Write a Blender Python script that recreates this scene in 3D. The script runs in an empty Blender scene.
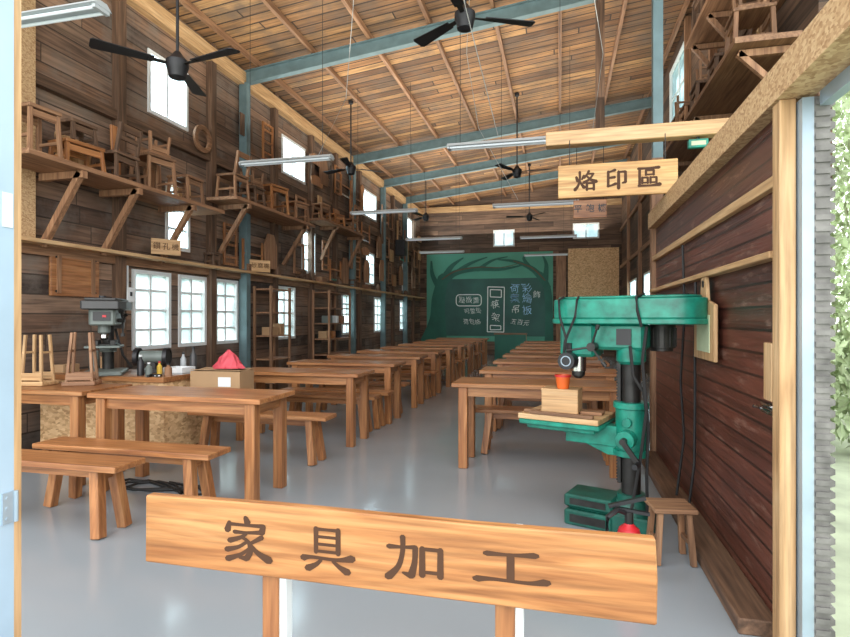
import bpy, bmesh, math, random
from mathutils import Vector, Matrix, Euler
random.seed(7)
PI=math.pi; R=math.radians
scn=bpy.context.scene; col=scn.collection
H=1.35; S=math.sin(R(13.79)); C=math.cos(R(13.79)); F=550.0
def unY(px,Y):
    r=(px-425)/F; return Y*(r*C-S)/(C+r*S)
def unX(px,X):
    r=(px-425)/F; return X*(C+r*S)/(r*C-S)
def zat(py,X,Y): return H-(py-318.5)/F*(-S*X+C*Y)

# ------------------------------------------------------------------ materials
def newmat(name):
    m=bpy.data.materials.new(name); m.use_nodes=True
    nt=m.node_tree; nt.nodes.clear()
    o=nt.nodes.new('ShaderNodeOutputMaterial'); b=nt.nodes.new('ShaderNodeBsdfPrincipled')
    nt.links.new(b.outputs[0],o.inputs[0])
    return m,nt,b,o
def N(nt,t,**k):
    n=nt.nodes.new(t)
    for a,v in k.items(): setattr(n,a,v)
    return n
def math_n(nt,op,a,b=None):
    n=N(nt,'ShaderNodeMath',operation=op)
    for i,v in enumerate((a,b)):
        if v is None: continue
        if isinstance(v,(int,float)): n.inputs[i].default_value=v
        else: nt.links.new(v,n.inputs[i])
    return n.outputs[0]
def ramp(nt,fac,cols):
    n=N(nt,'ShaderNodeValToRGB'); e=n.color_ramp.elements
    while len(e)<len(cols): e.new(0.5)
    for i,(p,c) in enumerate(cols):
        e[i].position=p; e[i].color=(c[0],c[1],c[2],1)
    nt.links.new(fac,n.inputs[0]); return n.outputs[0]
def mixmul(nt,a,b,fac=1.0,bt='MULTIPLY'):
    n=N(nt,'ShaderNodeMixRGB',blend_type=bt)
    if isinstance(fac,(int,float)): n.inputs[0].default_value=fac
    else: nt.links.new(fac,n.inputs[0])
    for i,v in ((1,a),(2,b)):
        if isinstance(v,tuple): n.inputs[i].default_value=(v[0],v[1],v[2],1)
        else: nt.links.new(v,n.inputs[i])
    return n.outputs[0]
def paint(name,c,rough=.5,metal=0,var=.15,scale=6,emit=0):
    m,nt,b,o=newmat(name)
    tc=N(nt,'ShaderNodeTexCoord'); no=N(nt,'ShaderNodeTexNoise'); no.inputs['Scale'].default_value=scale; no.inputs['Detail'].default_value=5
    nt.links.new(tc.outputs['Object'],no.inputs['Vector'])
    lo=tuple(x*(1-var) for x in c); hi=tuple(min(1,x*(1+var)) for x in c)
    cc=ramp(nt,no.outputs['Fac'],[(.3,lo),(.7,hi)])
    nt.links.new(cc,b.inputs['Base Color']); b.inputs['Roughness'].default_value=rough; b.inputs['Metallic'].default_value=metal
    if emit:
        b.inputs['Emission Color'].default_value=(c[0],c[1],c[2],1); b.inputs['Emission Strength'].default_value=emit
    return m
def wood(name,ax,cols,rough=.5,sc=1.0,bump=.15,var=.3,streak=.75):
    m,nt,b,o=newmat(name)
    tc=N(nt,'ShaderNodeTexCoord'); oi=N(nt,'ShaderNodeObjectInfo')
    off=math_n(nt,'MULTIPLY',oi.outputs['Random'],37.0)
    cb=N(nt,'ShaderNodeCombineXYZ'); 
    for i in range(3): nt.links.new(off,cb.inputs[i])
    va=N(nt,'ShaderNodeVectorMath',operation='ADD'); nt.links.new(tc.outputs['Object'],va.inputs[0]); nt.links.new(cb.outputs[0],va.inputs[1])
    mp=N(nt,'ShaderNodeMapping'); s=[16*sc]*3; s['xyz'.index(ax)]=1.1*sc; mp.inputs['Scale'].default_value=s
    nt.links.new(va.outputs[0],mp.inputs['Vector'])
    no=N(nt,'ShaderNodeTexNoise'); no.inputs['Scale'].default_value=1; no.inputs['Detail'].default_value=7; no.inputs['Distortion'].default_value=1.2
    nt.links.new(mp.outputs[0],no.inputs['Vector'])
    mp2=N(nt,'ShaderNodeMapping'); s=[60*sc]*3; s['xyz'.index(ax)]=3*sc; mp2.inputs['Scale'].default_value=s
    nt.links.new(va.outputs[0],mp2.inputs['Vector'])
    n2=N(nt,'ShaderNodeTexNoise'); n2.inputs['Scale'].default_value=1; n2.inputs['Detail'].default_value=4
    nt.links.new(mp2.outputs[0],n2.inputs['Vector'])
    c=ramp(nt,no.outputs['Fac'],[(.3,cols[0]),(.5,cols[1]),(.7,cols[2])])
    g=ramp(nt,n2.outputs['Fac'],[(.3,(.55,.53,.5)),(.6,(1,1,1))])
    c=mixmul(nt,c,g,streak)
    hs=N(nt,'ShaderNodeHueSaturation'); nt.links.new(c,hs.inputs['Color'])
    nt.links.new(math_n(nt,'ADD',math_n(nt,'MULTIPLY',oi.outputs['Random'],var),1-var/2),hs.inputs['Value'])
    nt.links.new(hs.outputs[0],b.inputs['Base Color']); b.inputs['Roughness'].default_value=rough
    bp=N(nt,'ShaderNodeBump'); bp.inputs['Strength'].default_value=bump; bp.inputs['Distance'].default_value=.01
    nt.links.new(n2.outputs['Fac'],bp.inputs['Height']); nt.links.new(bp.outputs[0],b.inputs['Normal'])
    return m
def planks(name,al,ac,w,L,cols,rough=.75,gap=.035,bump=.5,grain=.6,dark=.85,gapc=(.04,.028,.02),stain=None,scuff=None,patch=.8):
    m,nt,b,o=newmat(name)
    tc=N(nt,'ShaderNodeTexCoord'); sp=N(nt,'ShaderNodeSeparateXYZ'); nt.links.new(tc.outputs['Object'],sp.inputs[0])
    A=math_n(nt,'DIVIDE',sp.outputs['xyz'.index(ac)],w); al_=sp.outputs['xyz'.index(al)]
    row=math_n(nt,'FLOOR',A); f=math_n(nt,'FRACT',A)
    wn=N(nt,'ShaderNodeTexWhiteNoise',noise_dimensions='1D'); nt.links.new(row,wn.inputs['W'])
    B=math_n(nt,'ADD',math_n(nt,'DIVIDE',al_,L),math_n(nt,'MULTIPLY',wn.outputs['Value'],7.3))
    cl=math_n(nt,'FLOOR',B); fb=math_n(nt,'FRACT',B)
    cb=N(nt,'ShaderNodeCombineXYZ'); nt.links.new(row,cb.inputs[0]); nt.links.new(cl,cb.inputs[1])
    w2=N(nt,'ShaderNodeTexWhiteNoise',noise_dimensions='2D'); nt.links.new(cb.outputs[0],w2.inputs['Vector'])
    c=ramp(nt,w2.outputs['Value'],[(i/(len(cols)-1),k) for i,k in enumerate(cols)])
    cg=N(nt,'ShaderNodeCombineXYZ'); nt.links.new(math_n(nt,'MULTIPLY',al_,1.3),cg.inputs[0]); nt.links.new(math_n(nt,'MULTIPLY',sp.outputs['xyz'.index(ac)],26),cg.inputs[1])
    nt.links.new(math_n(nt,'MULTIPLY',w2.outputs['Value'],31),cg.inputs[2])
    no=N(nt,'ShaderNodeTexNoise'); no.inputs['Scale'].default_value=1; no.inputs['Detail'].default_value=7; no.inputs['Distortion'].default_value=.8
    nt.links.new(cg.outputs[0],no.inputs['Vector'])
    g=ramp(nt,no.outputs['Fac'],[(.3,(1-grain,)*3),(.62,(1.0,1.0,1.0))])
    c=mixmul(nt,c,g,1)
    nb=N(nt,'ShaderNodeTexNoise'); nb.inputs['Scale'].default_value=.9; nb.inputs['Detail'].default_value=5
    nt.links.new(tc.outputs['Object'],nb.inputs['Vector'])
    c=mixmul(nt,c,ramp(nt,nb.outputs['Fac'],[(.35,(.62,.62,.65)),(.65,(1.2,1.17,1.14))]),patch)
    if stain:
        ns=N(nt,'ShaderNodeTexNoise'); ns.inputs['Scale'].default_value=1.7; ns.inputs['Detail'].default_value=7; ns.inputs['Roughness'].default_value=.65
        nt.links.new(tc.outputs['Object'],ns.inputs['Vector'])
        c=mixmul(nt,c,stain,ramp(nt,ns.outputs['Fac'],[(.47,(0,0,0)),(.68,(.8,.8,.8))]),'MIX')
    if scuff:
        mp=N(nt,'ShaderNodeMapping'); mp.inputs['Scale'].default_value=(2.2,2.2,9); mp.inputs['Rotation'].default_value=(.5,0,0); nt.links.new(tc.outputs['Object'],mp.inputs['Vector'])
        ns=N(nt,'ShaderNodeTexNoise'); ns.inputs['Scale'].default_value=1.6; ns.inputs['Detail'].default_value=10; ns.inputs['Roughness'].default_value=.7
        nt.links.new(mp.outputs[0],ns.inputs['Vector'])
        c=mixmul(nt,c,scuff,ramp(nt,ns.outputs['Fac'],[(.56,(0,0,0)),(.66,(.6,.6,.6))]),'MIX')
    ga=math_n(nt,'GREATER_THAN',math_n(nt,'ABSOLUTE',math_n(nt,'SUBTRACT',f,.5)),.5-gap)
    gb=math_n(nt,'LESS_THAN',fb,gap*w/L*1.5)
    gm=math_n(nt,'MAXIMUM',ga,gb)
    c=mixmul(nt,c,gapc,math_n(nt,'MULTIPLY',gm,dark),'MIX')
    nt.links.new(c,b.inputs['Base Color']); b.inputs['Roughness'].default_value=rough
    bp=N(nt,'ShaderNodeBump'); bp.inputs['Strength'].default_value=bump; bp.inputs['Distance'].default_value=.015
    hh=math_n(nt,'SUBTRACT',math_n(nt,'MULTIPLY',no.outputs['Fac'],.4),gm)
    nt.links.new(hh,bp.inputs['Height']); nt.links.new(bp.outputs[0],b.inputs['Normal'])
    return m
def osb(name,k=1.0,sc=60):
    m,nt,b,o=newmat(name)
    tc=N(nt,'ShaderNodeTexCoord'); mp=N(nt,'ShaderNodeMapping'); mp.inputs['Scale'].default_value=(sc,sc,sc*1.8); mp.inputs['Rotation'].default_value=(.5,.4,.6)
    nt.links.new(tc.outputs['Object'],mp.inputs['Vector'])
    v=N(nt,'ShaderNodeTexVoronoi'); v.inputs['Scale'].default_value=1; nt.links.new(mp.outputs[0],v.inputs['Vector'])
    sp=N(nt,'ShaderNodeSeparateColor'); nt.links.new(v.outputs['Color'],sp.inputs[0])
    c=ramp(nt,sp.outputs[0],[(0,(.34*k,.19*k,.085*k)),(.4,(.48*k,.30*k,.15*k)),(1,(.60*k,.42*k,.23*k))])
    nt.links.new(c,b.inputs['Base Color']); b.inputs['Roughness'].default_value=.7
    return m
M={}
TW=[(.26,.097,.034),(.39,.164,.059),(.50,.242,.099)]
for a in 'xyz':
    M['tw'+a]=wood('table_wood_'+a,a,TW,.36,var=.25,streak=.85)
    M['dw'+a]=wood('dark_wood_'+a,a,[(.07,.040,.024),(.13,.072,.042),(.21,.12,.07)],.65)
    M['mw'+a]=wood('mid_wood_'+a,a,[(.19,.096,.05),(.30,.155,.08),(.40,.225,.12)],.6,var=.5)
    M['pw'+a]=wood('pale_wood_'+a,a,[(.44,.25,.11),(.58,.36,.175),(.68,.46,.25)],.55,var=.2)
M['sign']=wood('sign_wood','x',[(.26,.095,.026),(.43,.185,.058),(.54,.27,.10)],.5,sc=1.2,var=.05,streak=.8)
M['signpale']=wood('sign_pale_wood','x',[(.44,.22,.07),(.58,.34,.125),(.68,.44,.18)],.5,sc=1.2,var=.05)
M['carve']=paint('carved_brown',(.060,.023,.007),.8)
M['osb']=osb('osb')
M['osb2']=osb('osb_back',1.45,26)
M['leftwall']=planks('left_wall_boards','y','z',.20,2.3,[(.07,.048,.036),(.205,.118,.075),(.34,.215,.14),(.15,.108,.084),(.28,.155,.09)],.8,.04,stain=(.20,.168,.14),patch=1.0)
M['rightwall']=planks('right_wall_boards','y','z',.20,3.0,[(.06,.037,.025),(.13,.075,.046),(.19,.113,.07)],.8,.04)
M['backwall']=planks('back_wall_boards','x','z',.18,2.5,[(.09,.055,.039),(.18,.112,.077),(.24,.15,.10)],.8,.04)
M['partition']=planks('partition_boards','y','z',.108,9.0,[(.095,.030,.020),(.135,.041,.026),(.175,.058,.036)],.38,.06,.9,.5,.9,(.02,.008,.006),scuff=(.27,.16,.12))
M['roof']=planks('roof_boards','x','y',.19,5.5,[(.13,.06,.026),(.36,.175,.068),(.55,.31,.125),(.20,.10,.045),(.45,.235,.09),(.28,.14,.058)],.75,.075,.7,.65,.95,(.03,.018,.012),stain=(.13,.09,.062),patch=1.0)
M['steel']=paint('blue_grey_steel',(.13,.20,.215),.55,.2)
M['white']=paint('white_paint',(.74,.77,.77),.45,0,.05)
M['lampgrey']=paint('lamp_grey',(.40,.43,.44),.5,0,.05)
M['alum']=paint('aluminium',(.36,.45,.52),.4,.4,.1)
M['frame']=paint('pale_blue_frame',(.42,.56,.68),.35,.1,.06)
M['slat']=paint('weathered_slat',(.17,.165,.155),.6,.3,.35,14)
M['black']=paint('black_plastic',(.014,.014,.016),.4)
M['darkgrey']=paint('dark_grey_enamel',(.045,.045,.045),.4)
M['fan']=paint('fan_dark',(.010,.010,.012),.5)
M['rubber']=paint('cable_black',(.012,.012,.012),.6)
M['cordgrey']=paint('cord_grey',(.35,.35,.33),.6)
M['teal']=paint('teal_enamel',(.008,.205,.142),.36,0,.42,12)
M['dteal']=paint('dark_teal_enamel',(.006,.09,.064),.45,0,.4,9)
M['castiron']=paint('cast_iron',(.035,.034,.032),.45,.6,.3,14)
M['chrome']=paint('polished_steel',(.6,.6,.6),.2,1,.05)
M['greygreen']=paint('grey_green_enamel',(.15,.18,.165),.4)
M['card']=paint('cardboard',(.40,.25,.13),.8,0,.1,3)
M['red']=paint('red_plastic',(.56,.02,.028),.4)
M['pinkred']=paint('red_bag',(.60,.075,.10),.55)
M['orange']=paint('orange_plastic',(.72,.13,.02),.4)
M['yellow']=paint('yellow_plastic',(.6,.40,.05),.4)
M['mural']=paint('mural_green',(.095,.35,.25),.7,0,.12,.8)
M['muraldark']=paint('mural_dark_green',(.024,.135,.097),.7,0,.2,1.5)
M['chalkb']=paint('chalkboard',(.028,.112,.091),.6,0,.25,1.2)
M['brownp']=paint('mural_brown',(.12,.085,.05),.7)
M['chalk']=paint('chalk_white',(.85,.9,.87),.9,0,.05)
M['chalkblue']=paint('chalk_blue',(.38,.66,.92),.9,0,.05)
M['leaf']=paint('leaf_daylit_green',(.55,.67,.40),.6,0,.35,1.5)  # leaf colour lightened, bright overexposed daylight is put into it
M['ground']=paint('pale_grass_ground',(.50,.58,.40),.9,0,.2,3)
M['paper']=paint('pale_paper',(.47,.55,.36),.7)
M['tube']=paint('lamp_tube',(.62,.67,.70),.3,0,.01,1,.15)
def floor_mat():
    m,nt,b,o=newmat('floor_epoxy')
    tc=N(nt,'ShaderNodeTexCoord'); n1=N(nt,'ShaderNodeTexNoise'); n1.inputs['Scale'].default_value=.5; n1.inputs['Detail'].default_value=3
    nt.links.new(tc.outputs['Object'],n1.inputs['Vector'])
    c=ramp(nt,n1.outputs['Fac'],[(.3,(.265,.298,.32)),(.7,(.325,.358,.38))])
    nt.links.new(c,b.inputs['Base Color'])
    n2=N(nt,'ShaderNodeTexNoise'); n2.inputs['Scale'].default_value=2; n2.inputs['Detail'].default_value=4; nt.links.new(tc.outputs['Object'],n2.inputs['Vector'])
    nt.links.new(math_n(nt,'ADD',math_n(nt,'MULTIPLY',n2.outputs['Fac'],.14),.08),b.inputs['Roughness'])
    return m
M['floor']=floor_mat()
def glass_mat(name,lo,hi,tl):
    m=bpy.data.materials.new(name); m.use_nodes=True; nt=m.node_tree; nt.nodes.clear()
    o=N(nt,'ShaderNodeOutputMaterial'); mx=N(nt,'ShaderNodeMixShader'); t=N(nt,'ShaderNodeBsdfTransparent'); d=N(nt,'ShaderNodeBsdfTranslucent')
    tc=N(nt,'ShaderNodeTexCoord'); no=N(nt,'ShaderNodeTexNoise'); no.inputs['Scale'].default_value=2.2; nt.links.new(tc.outputs['Object'],no.inputs['Vector'])
    nt.links.new(ramp(nt,no.outputs['Fac'],[(.35,lo),(.65,hi)]),t.inputs[0])
    d.inputs[0].default_value=(*tl,1); mx.inputs[0].default_value=.35
    nt.links.new(t.outputs[0],mx.inputs[1]); nt.links.new(d.outputs[0],mx.inputs[2]); nt.links.new(mx.outputs[0],o.inputs[0]); return m
M['pane']=glass_mat('frosted_pane',(.5,.6,.62),(.8,.88,.9),(.6,.72,.76))
M['panelow']=glass_mat('frosted_pane_low',(.38,.45,.455),(.74,.80,.81),(.55,.63,.635))

# ------------------------------------------------------------------ mesh builder
class MB:
    def __init__(s): s.bm=bmesh.new()
    def box(s,cx,cy,cz,sx,sy,sz,rot=None):
        r=bmesh.ops.create_cube(s.bm,size=1); mt=Matrix.Translation((cx,cy,cz))
        if rot: mt=mt@Euler(rot).to_matrix().to_4x4()
        bmesh.ops.transform(s.bm,matrix=mt@Matrix.Diagonal((sx,sy,sz,1)),verts=r['verts']); return s
    def span(s,x0,x1,y0,y1,z0,z1): return s.box((x0+x1)/2,(y0+y1)/2,(z0+z1)/2,abs(x1-x0),abs(y1-y0),abs(z1-z0))
    def beam(s,p0,p1,w,h,up=(0,0,1)):
        p0=Vector(p0);p1=Vector(p1);d=p1-p0;L=d.length;z=d.normalized();u=Vector(up)
        if abs(z.dot(u))>.98: u=Vector((0,1,0))
        x=u.cross(z).normalized();y=z.cross(x)
        mt=Matrix((x,y,z)).transposed().to_4x4(); mt.translation=(p0+p1)/2
        r=bmesh.ops.create_cube(s.bm,size=1); bmesh.ops.transform(s.bm,matrix=mt@Matrix.Diagonal((w,h,L,1)),verts=r['verts']); return s
    def cyl(s,p0,p1,r0,r1=None,n=16):
        p0=Vector(p0);p1=Vector(p1);d=p1-p0
        q=Vector((0,0,1)).rotation_difference(d.normalized()).to_matrix().to_4x4(); q.translation=(p0+p1)/2
        bmesh.ops.create_cone(s.bm,cap_ends=True,segments=n,radius1=r0,radius2=r0 if r1 is None else r1,depth=d.length,matrix=q); return s
    def lathe(s,prof,n=20,o=(0,0,0)):
        rings=[]
        for r,z in prof:
            rings.append([s.bm.verts.new((o[0]+r*math.cos(2*PI*k/n),o[1]+r*math.sin(2*PI*k/n),o[2]+z)) for k in range(n)])
        for a,b in zip(rings,rings[1:]):
            for k in range(n): s.bm.faces.new((a[k],a[(k+1)%n],b[(k+1)%n],b[k]))
        if prof[0][0]>1e-4: s.bm.faces.new(rings[0][::-1])
        if prof[-1][0]>1e-4: s.bm.faces.new(rings[-1])
        return s
    def tube(s,pts,r,n=6):
        pts=[Vector(p) for p in pts]; rings=[]
        for i,p in enumerate(pts):
            d=(pts[min(i+1,len(pts)-1)]-pts[max(i-1,0)]).normalized()
            u=Vector((0,0,1)) if abs(d.z)<.9 else Vector((1,0,0))
            x=d.cross(u).normalized();y=d.cross(x)
            rings.append([s.bm.verts.new(p+x*r*math.cos(2*PI*k/n)+y*r*math.sin(2*PI*k/n)) for k in range(n)])
        for a,b in zip(rings,rings[1:]):
            for k in range(n): s.bm.faces.new((a[k],a[(k+1)%n],b[(k+1)%n],b[k]))
        s.bm.faces.new(rings[0][::-1]); s.bm.faces.new(rings[-1]); return s
    def prism(s,pts,axis,a,b):
        def mk(p,t):
            return {'y':(p[0],t,p[1]),'z':(p[0],p[1],t),'x':(t,p[0],p[1])}[axis]
        va=[s.bm.verts.new(mk(p,a)) for p in pts]; vb=[s.bm.verts.new(mk(p,b)) for p in pts]; n=len(pts)
        s.bm.faces.new(va); s.bm.faces.new(vb[::-1])
        for k in range(n): s.bm.faces.new((va[k],vb[k],vb[(k+1)%n],va[(k+1)%n]))
        return s
    def ring(s,c,ro,ri,axis,t,n=24):
        def pt(r,k,o):
            a=2*PI*k/n; u,v=r*math.cos(a),r*math.sin(a)
            return (c[0]+o,c[1]+u,c[2]+v) if axis=='x' else ((c[0]+u,c[1]+o,c[2]+v) if axis=='y' else (c[0]+u,c[1]+v,c[2]+o))
        R4=[[s.bm.verts.new(pt(r,k,o)) for k in range(n)] for r,o in ((ro,-t/2),(ro,t/2),(ri,t/2),(ri,-t/2))]
        for i in range(4):
            a,b=R4[i],R4[(i+1)%4]
            for k in range(n): s.bm.faces.new((a[k],a[(k+1)%n],b[(k+1)%n],b[k]))
        return s
    def build(s,name,mat,parent=None,bev=0,smooth=False,loc=None):
        bm=s.bm
        bmesh.ops.recalc_face_normals(bm,faces=bm.faces[:])
        if bev:
            ed=[e for e in bm.edges if len(e.link_faces)==2 and e.calc_face_angle(0)>.6]
            bmesh.ops.bevel(bm,geom=ed,offset=bev,segments=1,affect='EDGES',clamp_overlap=True)
        if smooth:
            for f in bm.faces: f.smooth=True
            for e in bm.edges:
                if len(e.link_faces)==2 and e.calc_face_angle(0)>.6: e.smooth=False
        me=bpy.data.meshes.new(name); bm.to_mesh(me); bm.free(); me.materials.append(M[mat] if isinstance(mat,str) else mat)
        o=bpy.data.objects.new(name,me); col.objects.link(o)
        if parent: o.parent=parent
        if loc: o.location=loc
        return o
def tag(o,label,cat,group=None,kind=None):
    o['label']=label; o['category']=cat
    if group: o['group']=group
    if kind: o['kind']=kind
    return o
def thing(name,label,cat,loc=(0,0,0),rz=0,group=None):
    o=bpy.data.objects.new(name,None); col.objects.link(o); o.empty_display_size=.1
    o.location=loc; o.rotation_euler=(0,0,rz); return tag(o,label,cat,group)
def struct(o): o['kind']='structure'; return o
def dup(root,loc,rz=0,label=None,group=None):
    r=root.copy(); col.objects.link(r); r.location=loc; r.rotation_euler=(0,0,rz)
    if label: r['label']=label
    if group: r['group']=group
    for ch in list(root.children):
        c=ch.copy(); col.objects.link(c); c.parent=r
        for g in list(ch.children):
            d=g.copy(); col.objects.link(d); d.parent=c
    return r
def text(name,body,size,mat,parent,loc,rot=(PI/2,0,0),ext=.002,off=0.0,jit=0):
    cu=bpy.data.curves.new(name,'FONT'); cu.body=body; cu.size=size; cu.extrude=ext; cu.offset=off
    cu.align_x='CENTER'; cu.align_y='CENTER'
    t=bpy.data.objects.new(name+'_tmp',cu); col.objects.link(t)
    bpy.context.view_layer.update()
    me=bpy.data.meshes.new_from_object(t.evaluated_get(bpy.context.evaluated_depsgraph_get()))
    bpy.data.objects.remove(t)
    if jit:
        for v in me.vertices: v.co.x+=jit*size*math.sin(v.co.y/size*5+loc[0]*9); v.co.y+=jit*size*math.sin(v.co.x/size*4+loc[2]*7)
    me.transform(Matrix.Translation(loc)@Euler(rot).to_matrix().to_4x4())
    me.materials.clear(); me.materials.append(M[mat]); me.name=name
    o=bpy.data.objects.new(name,me); col.objects.link(o); o.parent=parent
    return o
# brush-written characters: strokes of (x, y, width) on a 100 x 100 grid
GL={
'家':[[(49,99,7),(53,88,10)],[(15,86,6),(11,68,10)],[(15,82,6),(50,82,5),(86,83,7),(82,68,10)],[(26,65,7),(50,65,5),(77,68,7)],[(52,65,5),(40,54,6),(16,44,9)],[(40,55,5),(55,44,6),(59,24,8),(51,6,9),(36,8,5)],[(51,44,5),(34,31,6),(10,23,9)],[(56,29,5),(38,14,6),(12,2,10)],[(82,57,8),(60,42,5)],[(58,40,5),(74,22,8),(97,8,13)]],
'具':[[(28,93,7),(28,38,6)],[(28,91,6),(50,91,5),(72,91,6)],[(72,93,7),(72,38,7)],[(28,74,5),(72,74,5)],[(28,57,5),(72,57,5)],[(28,41,5),(72,41,5)],[(3,23,11),(20,26,6),(70,25,6),(99,31,12)],[(38,21,5),(28,10,7),(12,0,11)],[(62,21,5),(74,10,7),(90,0,12)]],
'加':[[(3,69,8),(26,70,5),(49,72,7),(48,40,7),(42,9,10),(28,14,4)],[(27,93,7),(27,62,6),(20,28,7),(2,2,11)],[(61,72,7),(61,12,8)],[(61,70,6),(92,70,6)],[(92,72,7),(92,12,8)],[(61,20,5),(92,20,6)]],
'工':[[(16,82,10),(50,83,6),(84,87,11)],[(50,83,8),(50,16,8)],[(2,13,12),(25,16,7),(75,15,7),(99,21,13)]],
'烙':[[(8,68,7),(14,48,9)],[(43,74,7),(34,55,5)],[(24,94,7),(24,54,6),(16,24,7),(2,4,10)],[(25,44,5),(34,28,7),(44,14,10)],[(66,96,7),(57,78,6),(43,64,9)],[(62,82,6),(87,82,6),(70,56,6),(43,38,9)],[(57,70,5),(75,52,8),(99,41,11)],[(57,36,7),(57,0,7)],[(57,34,6),(89,34,6),(89,0,7)],[(57,6,5),(89,6,6)]],
'印':[[(42,93,9),(28,88,6),(12,84,6)],[(12,87,7),(12,12,7)],[(12,54,6),(41,57,8)],[(10,13,7),(26,16,6),(46,24,9)],[(57,82,6),(90,83,7),(90,30,8),(76,26,5)],[(59,85,7),(59,0,9)]],
'區':[[(5,92,8),(50,92,6),(95,94,9)],[(10,92,7),(10,6,7)],[(6,7,7),(60,6,6),(99,10,11)],[(38,83,6),(38,58,6)],[(38,82,5),(72,82,6),(72,58,6)],[(38,61,5),(72,61,5)],[(22,48,6),(22,18,6)],[(22,46,5),(46,46,6),(46,18,6)],[(22,21,5),(46,21,5)],[(58,48,6),(58,18,6)],[(58,46,5),(84,46,6),(84,18,6)],[(58,21,5),(84,21,5)]]}
def ribbon(bm,st,fn,z,wk=1.0):
    P=[Vector(p) for p in st]
    if len(P)==2: ctrl=[P]
    else:
        ctrl=[];cur=[P[0]]
        for i in range(1,len(P)):
            cur.append(P[i])
            if i<len(P)-1:
                a=(P[i]-P[i-1]).xy.normalized();b=(P[i+1]-P[i]).xy.normalized()
                if a.dot(b)<.35: ctrl.append(cur);cur=[P[i]]
        ctrl.append(cur)
    for seg in ctrl:
        pts=[]
        for i in range(len(seg)-1):
            p0=seg[max(i-1,0)];p1=seg[i];p2=seg[i+1];p3=seg[min(i+2,len(seg)-1)]
            for k in range(7):
                t=k/7; pts.append(.5*((2*p1)+(p2-p0)*t+(2*p0-5*p1+4*p2-p3)*t*t+(3*p1-p0-3*p2+p3)*t**3))
        pts.append(seg[-1].copy())
        z+=.00004
        L=[];Rr=[]
        for i,p in enumerate(pts):
            d=(pts[min(i+1,len(pts)-1)]-pts[max(i-1,0)]).xy.normalized(); n=Vector((-d.y,d.x))*p.z*.55*wk
            L.append(p.xy+n);Rr.append(p.xy-n)
        d0=(pts[0]-pts[1]).xy.normalized()*pts[0].z*.45*wk; d1=(pts[-1]-pts[-2]).xy.normalized()*pts[-1].z*.45*wk
        def V(q): return bm.verts.new(fn(q,z))
        n=len(L); a=[V(q) for q in L]; b=[V(q) for q in Rr]
        for i in range(n-1): bm.faces.new((a[i],b[i],b[i+1],a[i+1]))
        c0=V(Rr[0]*.72+L[0]*.28+d0);c1=V(Rr[0]*.28+L[0]*.72+d0); bm.faces.new((a[0],c1,c0,b[0]))
        c0=V(Rr[-1]*.72+L[-1]*.28+d1);c1=V(Rr[-1]*.28+L[-1]*.72+d1); bm.faces.new((a[-1],b[-1],c0,c1))
    return z
def brush(ch,w,h,mat,parent,loc,thick=.0006,wk=1.0):
    mb=MB(); z=thick
    for st in GL[ch]: z=ribbon(mb.bm,st,lambda q,zz:(loc[0]+(q.x-50)/100*w,loc[1]-zz,loc[2]+(q.y-48)/100*h),z,wk)
    return mb.build('lettering',mat,parent)
tn=[0]
def trim(mb,mat,bev=0.0):
    tn[0]+=1; return struct(mb.build('trim_%d'%tn[0],mat,None,bev))

# ------------------------------------------------------------------ setting
LX=-5.2; RX=2.1; BY=20.4; PX=.9; FY=2.5; PY=5.7
def roofz(x): return 5.57+.113*(x-LX)
mb=MB(); mb.prism([(LX-.1,-4),(PX+.08,-4),(PX+.08,PY-.1),(RX+.1,PY-.1),(RX+.1,BY+.1),(LX-.1,BY+.1)],'z',-.06,0)
struct(mb.build('floor','floor'))
struct(MB().span(-40,60,-20,70,-.14,-.061).build('ground','ground'))
def wallgrid(name,mat,axis,const,u0,u1,v0,v1,holes,th):
    us=sorted({u0,u1,*[h[0] for h in holes],*[h[1] for h in holes]}); vs=sorted({v0,v1,*[h[2] for h in holes],*[h[3] for h in holes]})
    bm=bmesh.new(); vd={}
    def V(u,v):
        k=(round(u,4),round(v,4))
        if k not in vd: vd[k]=bm.verts.new((const,u,v) if axis=='x' else (u,const,v))
        return vd[k]
    for a,b in zip(us,us[1:]):
        for c,d in zip(vs,vs[1:]):
            mu,mv=(a+b)/2,(c+d)/2
            if any(h[0]<mu<h[1] and h[2]<mv<h[3] for h in holes): continue
            bm.faces.new((V(a,c),V(b,c),V(b,d),V(a,d)))
    ex=bmesh.ops.extrude_face_region(bm,geom=bm.faces[:])
    nv=[g for g in ex['geom'] if isinstance(g,bmesh.types.BMVert)]
    bmesh.ops.translate(bm,verts=nv,vec=(th,0,0) if axis=='x' else (0,th,0))
    mb=MB(); mb.bm.free(); mb.bm=bm
    return struct(mb.build(name,mat))
wn=[0]
def window(axis,const,u0,u1,v0,v1,nu,nv,mat='white',fw=.05,pane='pane'):
    wn[0]+=1
    def B(mb,a,b,c,d,t):
        return mb.span(const-t,const+t,a,b,c,d) if axis=='x' else mb.span(a,b,const-t,const+t,c,d)
    f=MB(); B(f,u0,u0+fw,v0,v1,.05);B(f,u1-fw,u1,v0,v1,.05);B(f,u0+fw,u1-fw,v0,v0+fw,.05);B(f,u0+fw,u1-fw,v1-fw,v1,.05)
    w=struct(f.build('window_%d'%wn[0],mat))
    B(MB(),u0+fw,u1-fw,v0+fw,v1-fw,.004).build('window_pane',pane,w)
    if nu>1 or nv>1:
        g=MB()
        for k in range(1,nu):
            u=u0+(u1-u0)*k/nu; B(g,u-.018,u+.018,v0+fw,v1-fw,.016)
        for k in range(1,nv):
            v=v0+(v1-v0)*k/nv; B(g,u0+fw,u1-fw,v-.015,v+.015,.014)
        g.build('glazing_bar',mat,w)
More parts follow.
